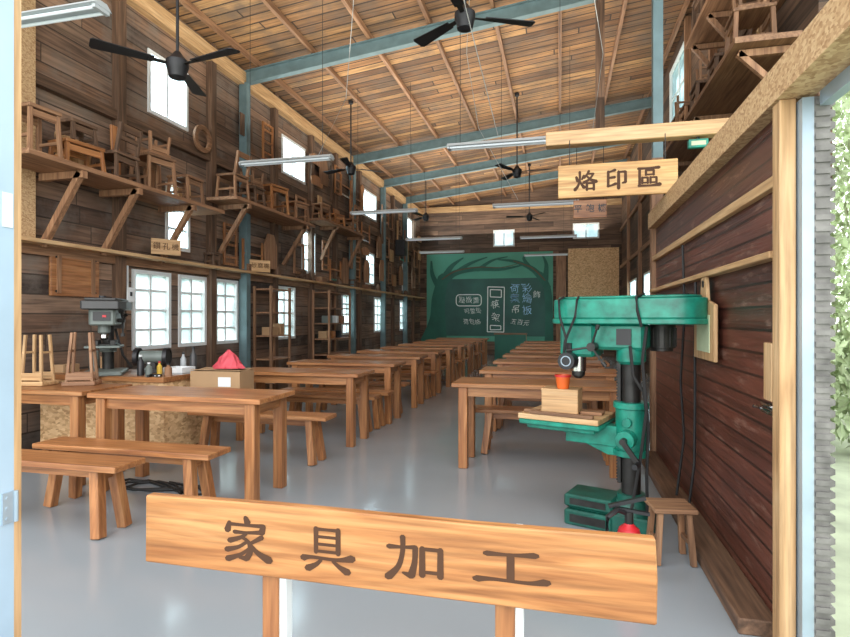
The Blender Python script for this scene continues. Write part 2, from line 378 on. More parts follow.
lw=[(5.8,6.5,.95,1.97),(6.66,7.28,.95,1.97),(7.5,8.12,.95,1.97),(9.35,10.15,.95,1.97),(12.6,13.4,.95,1.97),(15.0,15.8,.95,1.97),(17.6,18.4,.95,1.97)]
mwn=[(6.4,6.9,2.3,3.2),(10.45,11.1,2.3,3.2),(14.3,15.0,2.3,3.2),(17.9,18.6,2.3,3.2)]
uw=[(6.07,6.86,4.03,4.86),(9.6,10.6,4.15,4.9),(13.9,15.2,4.15,4.9),(18.4,19.6,4.15,4.9)]
wallgrid('wall_left','leftwall','x',LX,2.4,BY,0,5.6,lw+mwn+uw,-.1)
for w in lw: window('x',LX-.03,*w,2,4,pane='panelow')
for w in mwn: window('x',LX-.03,*w,1,3)
for w in uw: window('x',LX-.03,*w,2,1)
bw=[(-2.4,-1.62,4.0,4.62),(.45,1.35,4.2,4.75),(.75,1.5,.1,1.95)]
wallgrid('wall_back','backwall','y',BY,LX-.1,RX,0,6.45,bw,.1)
for w in bw[:2]: window('y',BY+.03,*w,2,1)
window('y',BY+.03,*bw[2],2,4)
rw=[(10.2,11.6,5.0,6.15),(11.8,12.6,1.2,2.6),(13.2,15.0,1.0,2.5),(16.5,18.0,1.0,2.5)]
wallgrid('wall_right','rightwall','x',RX,PY,BY,0,6.45,rw,.1)
for w in rw: window('x',RX+.03,*w,2,2)
UY=5.25
struct(MB().span(RX,RX+.1,UY,PY,2.4,6.45).build('wall_right_upper','rightwall'))
struct(MB().span(PX,PX+.06,FY,PY,0,2.4).build('wall_right_front','partition'))
struct(MB().span(PX+.06,RX,PY-.06,PY,0,2.4).build('wall_return','backwall'))
trim(MB().span(PX+.06,RX,UY,PY,2.4,2.46),'dwy')
mb=MB(); mb.prism([(LX-.3,roofz(LX-.3)),(RX+.3,roofz(RX+.3)),(RX+.3,roofz(RX+.3)+.06),(LX-.3,roofz(LX-.3)+.06)],'y',FY-.3,BY+.2)
struct(mb.build('ceiling','roof'))
for k in range(8):
    x=LX+.35+k*.97; z=roofz(x)
    trim(MB().span(x-.027,x+.027,FY,BY,z-.09,z-.005),'mwy')
for y in (3.3,8.2,13.1,15.6,18.0):
    mb=MB(); a=(LX+.05,y,roofz(LX)-.22); b=(RX-.05,y,roofz(RX)-.22)
    mb.beam(a,b,.015,.2); mb.beam((a[0],y,a[2]+.1),(b[0],y,b[2]+.1),.11,.015); mb.beam((a[0],y,a[2]-.1),(b[0],y,b[2]-.1),.11,.015)
    trim(mb,'steel')
    mb=MB().span(LX+.02,LX+.16,y-.06,y+.06,0,roofz(LX)-.3); trim(mb,'steel')
trim(MB().span(LX,LX+.1,4.22,4.42,2.14,roofz(LX)-.05),'osb')
for y in (5.55,7.35,9.25,10.8,12.1,13.7,16.7,19.2):
    trim(MB().span(LX,LX+.1,y-.06,y+.06,0,roofz(LX)-.05),'dwz')
for y in (6.4,7.5,8.35,9.9,12.7,15.5,18):
    trim(MB().span(RX-.09,RX,y-.05,y+.05,0,roofz(RX)-.05),'mwz')
for z in (3.1,4.4): trim(MB().span(RX-.06,RX,PY,BY,z,z+.1),'mwy')
trim(MB().span(LX,LX+.12,FY,BY,5.24,5.45),'pwy')
trim(MB().span(LX,LX+.08,FY,BY,3.72,3.84),'dwy')
trim(MB().span(LX,LX+.22,3.9,BY,2.1,2.14),'pwy',.004)
trim(MB().span(LX,LX+.05,3.9,BY,2.0,2.1),'mwy')
trim(MB().span(LX-.0,RX,BY-.12,BY,5.35,5.55),'pwx')
# right near header, jamb and tracks
trim(MB().span(.83,.96,1.0,PY,2.215,2.36),'osb')
trim(MB().span(.842,.90,2.44,2.52,0,2.215),'pwz',.004)
mb=MB(); mb.span(.905,.945,2.40,2.41,0,2.2); mb.span(.905,.915,2.41,2.5,0,2.2); mb.span(.935,.945,2.41,2.5,0,2.2); trim(mb,'alum')
mb=MB()
for k in range(50): mb.prism([(.996,k*.044),(1.016,k*.044+.008),(1.016,k*.044+.028),(.996,k*.044+.038)],'y',2.40,2.44)
for k in range(50): mb.box(.973,2.397,k*.044+.02,.05,.012,.02)
mb.span(.945,.999,2.4,2.45,0,2.2); trim(mb,'slat')
trim(MB().span(.96,1.0,1.0,2.39,2.16,2.215),'alum')
trim(MB().span(.86,.965,PY-.02,PY+.1,0,2.9),'mwz')
trim(MB().span(.88,.97,PY+.02,PY+.12,2.9,6.15),'steel')
trim(MB().cyl((.93,PY+.19,0),(.93,PY+.19,6.1),.03),'alum')
trim(MB().span(.74,PX,2.6,PY,0,.07),'dwy',.006)
trim(MB().span(PX-.035,PX,2.55,PY,1.9,1.95),'pwy',.003)
trim(MB().span(PX-.06,PX,2.55,PY,1.60,1.63),'pwy',.003)
# left entrance post
trim(MB().span(-1.80,-1.56,1.18,1.283,0,3.2),'frame')
trim(MB().span(-1.62,-1.56,1.283,1.306,0,3.2),'pwz')
h=MB(); h.box(-1.557,1.262,.80,.006,.034,.09); h.cyl((-1.552,1.283,.755),(-1.552,1.283,.845),.006,n=8)
for d in (-.03,.0,.03): h.cyl((-1.556,1.258,.80+d),(-1.551,1.258,.80+d),.005,n=8)
tag(h.build('hinge','alum'),'steel butt hinge on the pale blue left entrance frame','hinge')
tag(MB().box(-1.558,1.262,1.665,.003,.03,.10).build('sticker','white'),'white blank sticker high on the pale blue left entrance frame','sticker')

# ------------------------------------------------------------------ tables and benches
def make_table(label,L=1.5,W=.54,Ht=.77,name='work_table'):
    t=thing(name,label,'table')
    MB().box(0,0,Ht-.019,L,W,.038).build('tabletop','twx',t,.005)
    for sx in (-1,1):
        for sy in (-1,1):
            MB().box(sx*(L/2-.1),sy*(W/2-.065),(Ht-.038)/2,.082,.082,Ht-.038).build('leg','twz',t,.005)
    for sy in (-1,1): MB().box(0,sy*(W/2-.065),Ht-.08,L-.282,.03,.084).build('apron','twx',t)
    for sx in (-1,1): MB().box(sx*(L/2-.1),0,Ht-.08,.03,W-.212,.084).build('end_rail','twy',t)
    return t
def make_bench(label,L=1.45,W=.26,Ht=.45):
    t=thing('bench',label,'bench')
    MB().box(0,0,Ht-.019,L,W,.038).build('seat','twx',t,.005)
    for sx in (-1,1):
        for sy in (-1,1):
            MB().beam((sx*(L/2-.14),sy*(W/2-.025),0.004),(sx*(L/2-.19),sy*(W/2-.065),Ht-.038),.066,.066,(1,0,0)).build('leg','twz',t,.004)
        MB().box(sx*(L/2-.19),0,Ht-.08,.035,W-.14,.06).build('cross_rail','twy',t)
    MB().box(0,0,Ht-.08,L-.42,.03,.06).build('stretcher','twx',t)
    return t
ordn=['first','second','third','fourth','fifth','sixth','seventh','eighth','ninth','tenth']
T0=make_table('wooden work table nearest the front in the left row, behind the low benches')
T0.location=(-2.83,3.8,0)
dup(T0,(-4.43,3.85,0),0,'wooden table at far left carrying two small stools, beside the entrance post')
ly=[5.65,6.95,8.25,9.55,10.85,12.15,13.45,14.75,16.05]
for i,y in enumerate(ly):
    dup(T0,(-2.79,y,0),0,'%s wooden work table from the front in the left row down the hall'%ordn[i+1],'tables of the left row')
ry=[5.13,6.4,7.7,9.0,10.3,11.6,12.9,14.2]
for i,y in enumerate(ry):
    dup(T0,(-.2 if i==0 else -.13,y,0),0,('wooden work table just behind the green drill press, nearest of the right row' if i==0 else '%s wooden work table from the front in the right row along the hall'%ordn[i]),'tables of the right row')
B0=make_bench('low wooden bench closest to the entrance at left, in front of the other bench'); B0.location=(-3.33,2.9,0)
dup(B0,(-2.97,3.3,0),0,'low wooden bench drawn up along the nearest left work table')
dup(B0,(-2.79,4.76,0),0,'low wooden bench carrying the cardboard boxes behind the nearest left table','benches of the left row')
for i,v in enumerate(ly[:-1]):
    dup(B0,(-2.79,v+.46,0),0,'low wooden bench at the far side of the %s table of the left row'%ordn[i+1],'benches of the left row')
    if i%2==0: dup(B0,(-2.75,v+.84,0),0,'low wooden bench at the near side of the %s table of the left row'%(ordn+['eleventh'])[i+2],'benches of the left row')
for i,v in enumerate(ry[:-1]):
    dup(B0,(-.15,v+.45,0),0,'low wooden bench at the far side of the %s table of the right row'%ordn[i],'benches of the right row')
    if i%2==1: dup(B0,(-.19,v+.83,0),0,'low wooden bench at the near side of the %s table of the right row'%ordn[i+1],'benches of the right row')

# ------------------------------------------------------------------ front sign
sg=thing('wooden_sign','long wooden sign board with four carved characters on two posts in front','sign',(-.533,1.53,0))
mb=MB(); pts=[(-.772,.562),(.775,.560),(.777,.68),(.772,.782),(.3,.779),(-.3,.784),(-.770,.778)]
mb.prism(pts,'y',-.017,.017); mb.build('board','sign',sg,.004)
for s,x in ((0,-.345),(1,.383)):
    MB().box(x,.044,.38,.055,.05,.76).build('post','twz',sg,.004)
    MB().box(x+.038,.05,.38,.024,.045,.76).build('post_batten','white',sg,.003)
for ch,x,w_,h_ in zip('家具加工',(-.405,-.137,.135,.402),(.165,.16,.17,.19),(.135,.13,.13,.105)): brush(ch,w_,h_,'carve',sg,(x,-.0175,.668),.0006,1.3)

# ------------------------------------------------------------------ green drill press
dp=thing('drill_press','large teal green floor drill press by the dark red plank wall','machine',(.44,3.72,0),R(-20))
mb=MB(); mb.box(-.24,0,.05,.31,.26,.10); mb.box(-.24,0,.11,.26,.22,.02); mb.box(-.24,0,.16,.31,.26,.08); mb.box(.02,0,.06,.24,.24,.12); mb.build('base','dteal',dp,.012)
MB().box(-.24,-.132,.05,.23,.006,.05).build('base_recess','castiron',dp)
MB().box(-.24,-.132,.16,.23,.006,.04).build('base_recess','castiron',dp)
MB().lathe([(.12,.12),(.11,.17),(.085,.2),(.085,.24)],20).build('column_flange','dteal',dp,0,True)
MB().cyl((0,0,.2),(0,0,1.3),.058,n=24).build('column','castiron',dp,0,True)
mb=MB(); mb.box(-.066,-.02,.75,.02,.03,.9)
for k in range(44): mb.box(-.078,-.02,.32+k*.02,.01,.03,.01)
mb.build('rack','castiron',dp)
mb=MB(); mb.cyl((0,0,.5),(0,0,.8),.095,n=24); mb.cyl((0,0,.48),(0,0,.52),.108,n=24); mb.cyl((0,0,.78),(0,0,.82),.108,n=24)
mb.box(-.22,0,.595,.38,.11,.13); mb.prism([(-.14,.47),(-.06,.47),(-.06,.56),(-.44,.64),(-.44,.59)],'y',-.035,.035); mb.cyl((0,-.17,.6),(0,.05,.6),.058,n=16); mb.cyl((-.0,-.12,.7),(0,.0,.7),.03,n=12)
mb.build('table_bracket','teal',dp,.004,True)
mb=MB(); mb.box(-.41,0,.66,.54,.42,.03); mb.box(-.41,0,.63,.46,.34,.03); mb.build('worktable','teal',dp,.006)
mb=MB(); mb.cyl((0,-.16,.6),(0,-.22,.6),.02,n=10); mb.beam((0,-.21,.6),(.09,-.21,.48),.03,.018,(0,1,0)); ck=mb.build('crank','castiron',dp,0,True)
MB().cyl((.09,-.2,.48),(.09,-.3,.48),.017,n=10).build('crank_handle','black',ck,0,True)
mb=MB(); mb.span(-.43,-.2,-.115,.115,1.10,1.32); mb.span(-.22,.1,-.095,.095,1.15,1.32); mb.cyl((0,0,1.06),(0,0,1.2),.09,n=24); mb.build('head','teal',dp,.02,True)
def stadium(x0,x1,r,n=10):
    p=[]
    for k in range(n+1): a=PI/2+PI*k/n; p.append((x0+r+r*math.cos(a),r*math.sin(a)))
    for k in range(n+1): a=-PI/2+PI*k/n; p.append((x1-r+r*math.cos(a),r*math.sin(a)))
    return p
mb=MB(); mb.prism(stadium(-.5,.44,.16),'z',1.35,1.475); mb.prism(stadium(-.51,.45,.17),'z',1.315,1.35); mb.prism(stadium(-.47,.41,.13),'z',1.475,1.492)
mb.build('belt_cover','teal',dp,.006,True)
mb=MB(); mb.cyl((.15,.17,1.16),(.15,.17,1.31),.085,n=24); mb.cyl((.15,.17,1.14),(.15,.17,1.16),.07,n=24)
for k in range(16): a=2*PI*k/16; mb.box(.15+.086*math.cos(a),.17+.086*math.sin(a),1.23,.012,.006,.12,(0,0,a))
mb.build('motor','castiron',dp,.002,True)
MB().cyl((-.34,0,1.0),(-.34,0,1.14),.05,n=20).build('quill','chrome',dp,0,True)
mb=MB(); mb.lathe([(.02,.0),(.042,.02),(.045,.07),(.03,.1),(.02,.12)],18,(-.34,0,.95)); mb.build('chuck','castiron',dp,0,True)
fh=MB().cyl((-.2,-.11,1.17),(-.2,-.19,1.17),.028,n=14).build('feed_handle','castiron',dp,0,True)
for k in range(3):
    a=R(70+120*k); e=(-.2+.12*math.cos(a),-.2,1.17+.12*math.sin(a)); mb=MB().cyl((-.2,-.18,1.17),e,.007,n=8); mb.cyl(e,(e[0]+.03*math.cos(a),-.2,e[2]+.03*math.sin(a)),.013,n=10)
    mb.build('spoke','castiron',fh,0,True)
mb=MB(); mb.cyl((-.36,-.19,1.075),(-.36,-.10,1.075),.055,n=22); mb.box(-.36,-.12,1.15,.03,.05,.08); dd_=mb.build('depth_dial','black',dp,0,True)
MB().ring((-.36,-.192,1.075),.034,.028,'y',.004).build('dial_ring','alum',dd_,0,True)
mb=MB(); mb.tube([(-.40,-.12,1.49),(-.41,-.18,1.47),(-.40,-.19,1.36),(-.36,-.185,1.22),(-.38,-.17,1.12)],.008); mb.build('lamp_cord','rubber',dp,0,True)
mb=MB(); mb.tube([(-.30,-.12,1.49),(-.29,-.18,1.47),(-.30,-.19,1.36),(-.37,-.18,1.2),(-.38,-.175,1.12)],.008); mb.build('lamp_cord','rubber',dp,0,True)
mb=MB(); mb.tube([(.12,-.12,1.3),(.11,-.19,1.1),(.13,-.17,.8),(.09,-.15,.5),(.05,-.2,.2),(.0,-.24,.03)],.010); mb.build('power_cord','rubber',dp,0,True)
mb=MB(); mb.tube([(.02,-.11,1.18),(.05,-.16,1.0),(.11,-.15,.9),(.13,-.12,.7),(.12,-.12,.4),(.12,-.1,.15)],.010); mb.build('power_cord','rubber',dp,0,True)
mb=MB(); mb.tube([(.1,-.17,1.3),(.08,-.185,1.4),(.07,-.17,1.48),(.1,-.1,1.5)],.009); mb.build('power_cord','rubber',dp,0,True)
MB().box(-.02,-.1,1.235,.09,.012,.1).build('switch_plate','black',dp)
def dpw(x,y,z):
    a=R(-20); return (.44+x*math.cos(a)-y*math.sin(a),3.72+x*math.sin(a)+y*math.cos(a),z)
o=MB().box(0,0,.018,.54,.40,.034).build('plywood_sheet','pwx',None,.003,loc=dpw(-.42,-.0,.676)); o.rotation_euler.z=R(-20); tag(o,'thick pale wood sheet laid over the teal drill press table','board')
for i,(x,y,w,l) in enumerate(((-.62,-.12,.05,.10),(-.40,-.17,.04,.42),(-.25,.02,.1,.14))):
    o=MB().box(0,0,.011,l,w,.02).build('wood_strip','mwx',None,.002,loc=dpw(x,y,.712)); o.rotation_euler.z=R(-20+i*3-2)
    tag(o,'thin brown wood piece on the drill press sheet, %s one'%('short left','long front','square right')[i],'wood strip')
bxr=thing('wooden_box','small pale wooden box under an orange cup on the drill press table','box',dpw(-.45,-.01,.712),R(-12))
mb=MB(); mb.span(-.12,.12,-.085,.085,0,.012)
for s in (-1,1): mb.box(0,s*.08,.08,.24,.012,.15); mb.box(s*.115,0,.08,.012,.16,.15)
mb.build('body','pwx',bxr,.002); MB().box(0,0,.16,.245,.175,.012).build('lid','pwx',bxr,.002)
cp=thing('cup','orange red plastic cup standing on the small wooden box','cup',dpw(-.43,-.05,.879))
MB().lathe([(.036,0),(.04,.01),(.05,.09),(.053,.093),(.046,.09),(.034,.01)],20).build('body','orange',cp,0,True)
MB().ring((0,0,.086),.054,.046,'z',.012).build('rim','red',cp,0,True)

# fire extinguisher and small stool
fe=thing('fire_extinguisher','red fire extinguisher on the floor before the drill press','extinguisher',(.345,3.0,0))
MB().lathe([(.05,0),(.058,.01),(.06,.03),(.06,.235),(.05,.27),(.025,.29),(.02,.30)],22).build('cylinder','red',fe,0,True)
mb=MB(); mb.cyl((0,0,.295),(0,0,.355),.022,n=12); mb.build('valve','castiron',fe)
MB().box(-.01,0,.405,.19,.026,.018,(0,-.3,0)).build('handle','black',fe); MB().box(.02,0,.36,.16,.022,.016,(0,.12,0)).build('handle','black',fe)
MB().tube([(-.01,0,.345),(-.06,-.03,.37),(-.11,-.06,.34),(-.115,-.08,.26),(-.09,-.075,.2),(-.07,-.05,.05)],.014).build('hose','black',fe,0,True)
MB().lathe([(.0605,.08),(.0605,.17)],22).build('paper_band','white',fe,0,True)
st=thing('small_stool','small low wooden stool on the floor against the red plank wall','stool',(.6,3.32,0),R(8))
MB().box(0,0,.3,.23,.21,.025).build('seat','mwx',st,.005)
for sx in (-1,1):
    for sy in (-1,1): MB().beam((sx*.095,sy*.085,.003),(sx*.075,sy*.065,.288),.03,.03,(1,0,0)).build('leg','mwz',st,.002)
    MB().beam((sx*.086,-.072,.12),(sx*.086,.072,.12),.018,.022).build('rung','mwy',st)

# ------------------------------------------------------------------ hanging signs and beam
tag(MB().span(-.12,RX-.1,4.86,4.98,2.84,2.96).build('timber_beam','pwx',None,.006),'pale timber beam reaching out from the right wall above the hanging sign','beam')
def hsign(name,label,body,cx,y,z0,z1,w,size,ztop,br=False,mat='signpale',tm='carve'):
    t=thing(name,label,'sign',(cx,y,z0)); h=z1-z0
    MB().box(0,0,h/2,w,.03,h).build('board',mat,t,.004)
    for s in (-1,1): MB().cyl((s*w*.4,0,h),(s*w*.4,0,ztop-z0),.004,n=6).build('hanging_wire','castiron',t)
    n=len(body)
    for k,chh in enumerate(body):
        x=(k-(n-1)/2)*size*1.38
        if br: brush(chh,.172,.162,tm,t,(x,-.0155,h/2),.0006,1.65)
        else: text('lettering',chh,size,tm,t,(x,-.0165,h/2),ext=.0012,off=.0015)
    return t
hsign('hanging_sign','large pale wood sign with three characters hanging below the timber beam','烙印區',.45,4.76,2.355,2.63,.93,.178,2.84,True)
hsign('hanging_sign','small brown wood sign hanging behind and below the large one','平鉋機',unY(590,6.8),6.8,zat(218,.35,6.8),zat(200,.35,6.8),.38,.1,3.4,False,'twx','black')
for px,py,lab,body in ((166,247,'small wooden sign hung on the left wall under the long shelf, nearer one','鑽孔機'),(260,266,'small wooden sign on the left wall beyond the steel post, farther one','砂磨機')):
    X=LX+.27; Y=unX(px,X); z=zat(py,X,Y)
    t=thing('wall_sign',lab,'sign',(X,Y,z-.11),R(55))
    MB().box(0,0,.11,.36,.02,.2).build('board','pwx',t,.003)
    for k,chh in enumerate(body): text('lettering',chh,.095,'carve',t,((k-1)*.112,-.012,.11),ext=.001)
    MB().beam((0,.01,.11),(-.0,.2,.11),.03,.03).build('bracket','dwy',t)

# ------------------------------------------------------------------ lights
def make_lamp(label):
    t=thing('tube_light',label,'light')
    mb=MB(); mb.prism([(-.07,0),(.07,0),(.032,.035),(-.032,.035)],'x',-.63,.63); mb.build('housing','lampgrey',t)
    for s in (-1,1): MB().cyl((-.6,s*.036,-.012),(.6,s*.036,-.012),.0105,n=10).build('tube','tube',t,0,True)
    for s in (-1,1): MB().box(s*.615,0,-.008,.025,.11,.03).build('end_cap','lampgrey',t)
    for s in (-1,1): MB().cyl((s*.5,0,.035),(s*.5,0,2.3),.003,n=6).build('hanging_wire','castiron',t)
    return t
lamps=[(-3.3,2.75,3.22),(-3.35,6.3,3.33),(-.5,5.6,3.12),(-3.1,9.5,3.28),(-.36,8.35,3.05),(-2.7,11.8,3.1),(-.26,12.8,3.2),(-3.2,15.0,3.2),(-.4,16.4,3.2)]
L0=None
for i,p in enumerate(lamps):
    side='left' if p[0]<-1.5 else 'right'; n=[q for q in lamps[:i] if (q[0]<-1.5)==(side=='left')]
    lab='%s hanging fluorescent tube light from the entrance on the %s side'%(ordn[len(n)],side)
    if L0 is None: L0=make_lamp(lab); L0.location=p; L0['group']='fluorescent lights'
    else: dup(L0,p,0,lab)
# ------------------------------------------------------------------ fans
def make_fan(label):
    t=thing('ceiling_fan',label,'fan')
    MB().cyl((0,0,.1),(0,0,1.3),.014,n=10).build('rod','fan',t)
    MB().lathe([(.03,-.14),(.075,-.12),(.085,-.06),(.1,-.02),(.1,.03),(.06,.07),(.025,.12)],24).build('motor_housing','fan',t,0,True)
    for k in range(3):
        rt=Matrix.Rotation(2*PI*k/3,3,'Z')@Matrix.Rotation(R(10),3,'X')
        mb=MB(); mb.prism([(.2,-.045),(.68,-.075),(.7,-.05),(.7,.05),(.68,.075),(.2,.045)],'z',-.004,.004)
        bmesh.ops.rotate(mb.bm,cent=(0,0,0),matrix=rt,verts=mb.bm.verts[:]); bl=mb.build('blade','fan',t)
        mb=MB(); mb.prism([(.09,-.02),(.24,-.03),(.24,.03),(.09,.02)],'z',-.009,-.004)
        bmesh.ops.rotate(mb.bm,cent=(0,0,0),matrix=rt,verts=mb.bm.verts[:]); mb.build('blade_arm','castiron',bl)
    return t
fans=[(-3.44,4.4,3.7,-10,'dark ceiling fan nearest the entrance on the left'),(-.89,5.24,4.26,25,'dark ceiling fan nearest the entrance above the middle aisle'),(-4.05,10.3,4.35,40,'dark ceiling fan before the left wall, second along that side'),(-.87,11.6,4.42,0,'dark ceiling fan second along the right side'),(-3.9,16,4.4,15,'dark ceiling fan farthest back on the left side'),(-.9,17,4.45,70,'dark ceiling fan farthest back on the right side')]
F0=None
for x,y,z,a,lab in fans:
    if F0 is None: F0=make_fan(lab); F0.location=(x,y,z); F0.rotation_euler.z=R(a); f=F0
    else: f=dup(F0,(x,y,z),R(a),lab)
for f,(x,y,z,a,lab) in zip([o for o in col.objects if o.name.startswith('ceiling_fan')],fans):
    MB().cyl((0,0,1.1),(0,0,roofz(x)-z-.05),.014,n=10).build('rod_extension','fan',f)
    MB().lathe([(.05,0),(.045,-.05),(.015,-.07)],16,(0,0,roofz(x)-z-.02)).build('ceiling_canopy','fan',f)
tag(MB().span(unY(600,8.25)-.06,unY(600,8.25)+.06,8.2,8.3,3.95,5.95).build('hanging_post','dwz'),'brown timber post hanging down from the roof before the far rafters','post')
for i,pts in enumerate(([(-.95,4.2,6.0),(-.93,4.22,5.0),(-.8,4.3,4.3),(-.75,4.4,3.9),(-.6,5.5,3.17)],[(-1.2,7.5,5.98),(-1.25,7.5,5.0),(-1.1,7.6,4.0),(-.6,8.2,3.1)],[(-2.3,6.0,5.88),(-2.35,6.05,5.0),(-2.5,6.2,4.0),(-2.9,6.3,3.38)],[(.5,6,6.18),(.3,6,5.0),(.45,6.2,4.2),(.35,6.6,3.4)])):
    tag(MB().tube(pts,.004).build('drooping_cable','cordgrey',None,0,True),'thin pale cable drooping from the roof to the %s'%['nearest right tube light','second right tube light','second left tube light','small brown hanging sign'][i],'cable')

# ------------------------------------------------------------------ left wall shelf and seats
S1=2.87; S2=3.15; S3=3.42
def bracket_shelf(lab,y0,y1,z,ys,d=.62):
    sh=thing('bracket_shelf',lab,'shelf',(LX,0,0))
    MB().span(.1,d,y0,y1,z-.05,z).build('shelf_board','mwy',sh,.004)
    for y in ys:
        mb=MB(); mb.beam((.1,y,z-.78),(d-.05,y,z-.07),.06,.06); mb.beam((.08,y,z-.09),(d,y,z-.09),.06,.07); mb.build('bracket','mwz',sh)
bracket_shelf('dark bracketed shelf high on the left wall nearest the entrance, lower one',3.9,6.85,S1,(4.5,5.25,6.2))
bracket_shelf('dark bracketed shelf high on the left wall beyond, higher one at the steel post',7.15,9.8,S2,(7.5,9.5))
bracket_shelf('narrow bracketed shelf high on the left wall, third section from the entrance',10.45,12.95,S3,(11.2,12.8),.5)
def seat_stool(name,label,w,d,h,m='mw',splay=.03,back=0,cat='stool',lt=.04):
    t=thing(name,label,cat)
    MB().box(0,0,h-.02,w,d,.035).build('seat',m+'x',t,.004)
    for sx in (-1,1):
        for sy in (-1,1):
            x=sx*(w/2-.03); y=sy*(d/2-.03)
            MB().beam((x+sx*splay,y+sy*splay,.002),(x,y,h-.035),lt,lt,(1,0,0)).build('leg',m+'z',t,.002)
        MB().beam((sx*(w/2-.03+splay*.6),-(d/2-.03),h*.35),(sx*(w/2-.03+splay*.6),d/2-.03,h*.35),lt*.6,lt*.85).build('side_rung',m+'y',t)
    for sy in (-1,1): MB().beam((-(w/2-.03),sy*(d/2-.03),h-.08),(w/2-.03,sy*(d/2-.03),h-.08),.022,.06).build('apron',m+'x',t)
    if back:
        for sx in (-1,1): MB().beam((sx*(w/2-.03),d/2-.03,h-.01),(sx*(w/2-.03),d/2+.03,h+back),.038,.038,(1,0,0)).build('back_post',m+'z',t,.002)
        MB().beam((-w/2+.03,d/2+.02,h+back-.04),(w/2-.03,d/2+.02,h+back-.04),.022,.08).build('back_rail',m+'x',t)
        MB().beam((-w/2+.03,d/2,h+back*.5),(w/2-.03,d/2,h+back*.5),.02,.05).build('back_rail',m+'x',t)
    return t
ss=[('stool',4.15,.32,.3,.45,0,'tall narrow stool at the near end of the lower left shelf','mw',S1),
 ('stool',4.62,.42,.28,.26,0,'low wide stool second from the near end of the lower left shelf','tw',S1),
 ('chair',5.12,.36,.34,.3,.3,'low backed chair on the lower left shelf between two stools','dw',S1),
 ('stool',5.7,.40,.34,.44,0,'square brown stool on the lower left shelf below the first upper window','mw',S1),
 ('stool',6.3,.34,.32,.34,0,'small stool on the lower left shelf above the small wall sign','mw',S1),
 ('chair',7.38,.36,.34,.36,.32,'backed chair on the near end of the higher left shelf','mw',S2),
 ('stool',8.55,.45,.36,.46,0,'tall square stool in the middle of the higher left shelf','tw',S2),
 ('stool',7.92,.30,.3,.3,0,'low dark stool second along the higher left shelf','dw',S2),
 ('stool',9.4,.4,.34,.36,0,'wide brown stool at the far end of the higher left shelf','mw',S2),
 ('stool',4.62,.3,.22,.22,0,'tiny stool piled on the low wide stool of the lower left shelf','dw',S1+.262),
 ('stool',10.75,.34,.26,.34,0,'stool at the near end of the third left shelf section','mw',S3),
 ('stool',11.5,.4,.26,.26,0,'low wide stool in the middle of the third left shelf section','tw',S3),
 ('chair',12.45,.32,.26,.32,.32,'backed chair at the far end of the third left shelf section','mw',S3)]
for kind,y,w,d,h,b,lab,m,z in ss:
    t=seat_stool('wooden_'+kind,lab,w,d,h,m,.02,b,kind,.034); t.location=(LX+(.40 if z<S3 else .31),y,z); t.rotation_euler.z=R(random.uniform(78,102) if not b else random.uniform(-98,-82))
for y,zb,w,h,lab in ((5.7,S1+.442,.3,.26,'small stool turned upside down on the square stool of the lower left shelf'),(7.92,S2+.302,.26,.24,'small stool turned upside down on the low dark stool of the higher shelf')):
    t=seat_stool('wooden_stool',lab,w,.26,h,'mw',.02,0,'stool',.03); t.location=(LX+.40,y,zb+h); t.rotation_euler=(PI,0,R(80))
for i,(y,w,h,z,lab) in enumerate(((4.87,.5,.42,S1,'wide pale plank leaning on the wall behind the lower left shelf stools'),(5.42,.12,.75,S1,'tall narrow plank leaning on the wall behind the lower left shelf stools'),(6.02,.3,.5,S1,'middle sized plank leaning on the wall behind the lower left shelf stools'),(6.62,.26,.36,S1,'short plank leaning at the far end of the lower left shelf'),(8.22,.14,.8,S2,'tall narrow plank leaning behind the higher left shelf stools'),(9.0,.34,.5,S2,'wide plank leaning behind the higher left shelf stools'),(11.1,.2,.6,S3,'narrow plank leaning on the third left shelf section'),(12.0,.34,.48,S3,'wide plank leaning on the third left shelf section'))):
    o=MB().box(0,0,h/2,.03,w,h).build('wood_plank',('pwz','twz','mwz')[i%3],None,.006,loc=(LX+.14,y,z)); o.rotation_euler=(0,R(-3),0)
    tag(o,lab,'plank')
def hang(name,lab,cat,mb,mat,y,z,group=None):
    o=mb.build(name,mat,None,.002,loc=(LX+.115,y,z)); tag(o,lab,cat,group); return o
def framemb(w,h,t=.05):
    mb=MB(); mb.box(0,-w/2+t/2,0,.03,t,h);mb.box(0,w/2-t/2,0,.03,t,h);mb.box(0,0,h/2-t/2,.03,w-2*t,t);mb.box(0,0,-h/2+t/2,.03,w-2*t,t); return mb
hang('wooden_ring','round wooden ring hung above the higher left shelf','ring',MB().ring((0,0,0),.2,.13,'x',.04),'mwy',7.05,3.98)
spec=[(10.2,3.5),(11.4,2.75),(11.95,2.46),(12.55,2.5),(13.35,3.35),(13.4,2.62),(14.0,3.65),(15.15,3.4),(15.9,3.5),(16.2,2.75),(17.55,3.5),(17.4,2.75),(19.3,3.5),(7.75,2.52),(8.4,2.42),(9.0,2.55),(10.12,2.55),(12.1,4.6),(13.3,4.4),(11.3,4.6),(16.25,4.4),(17.3,4.4),(15.7,4.45),(15.4,2.75),(19.0,2.7),(8.9,4.5),(12.6,4.55),(14.1,2.62)]
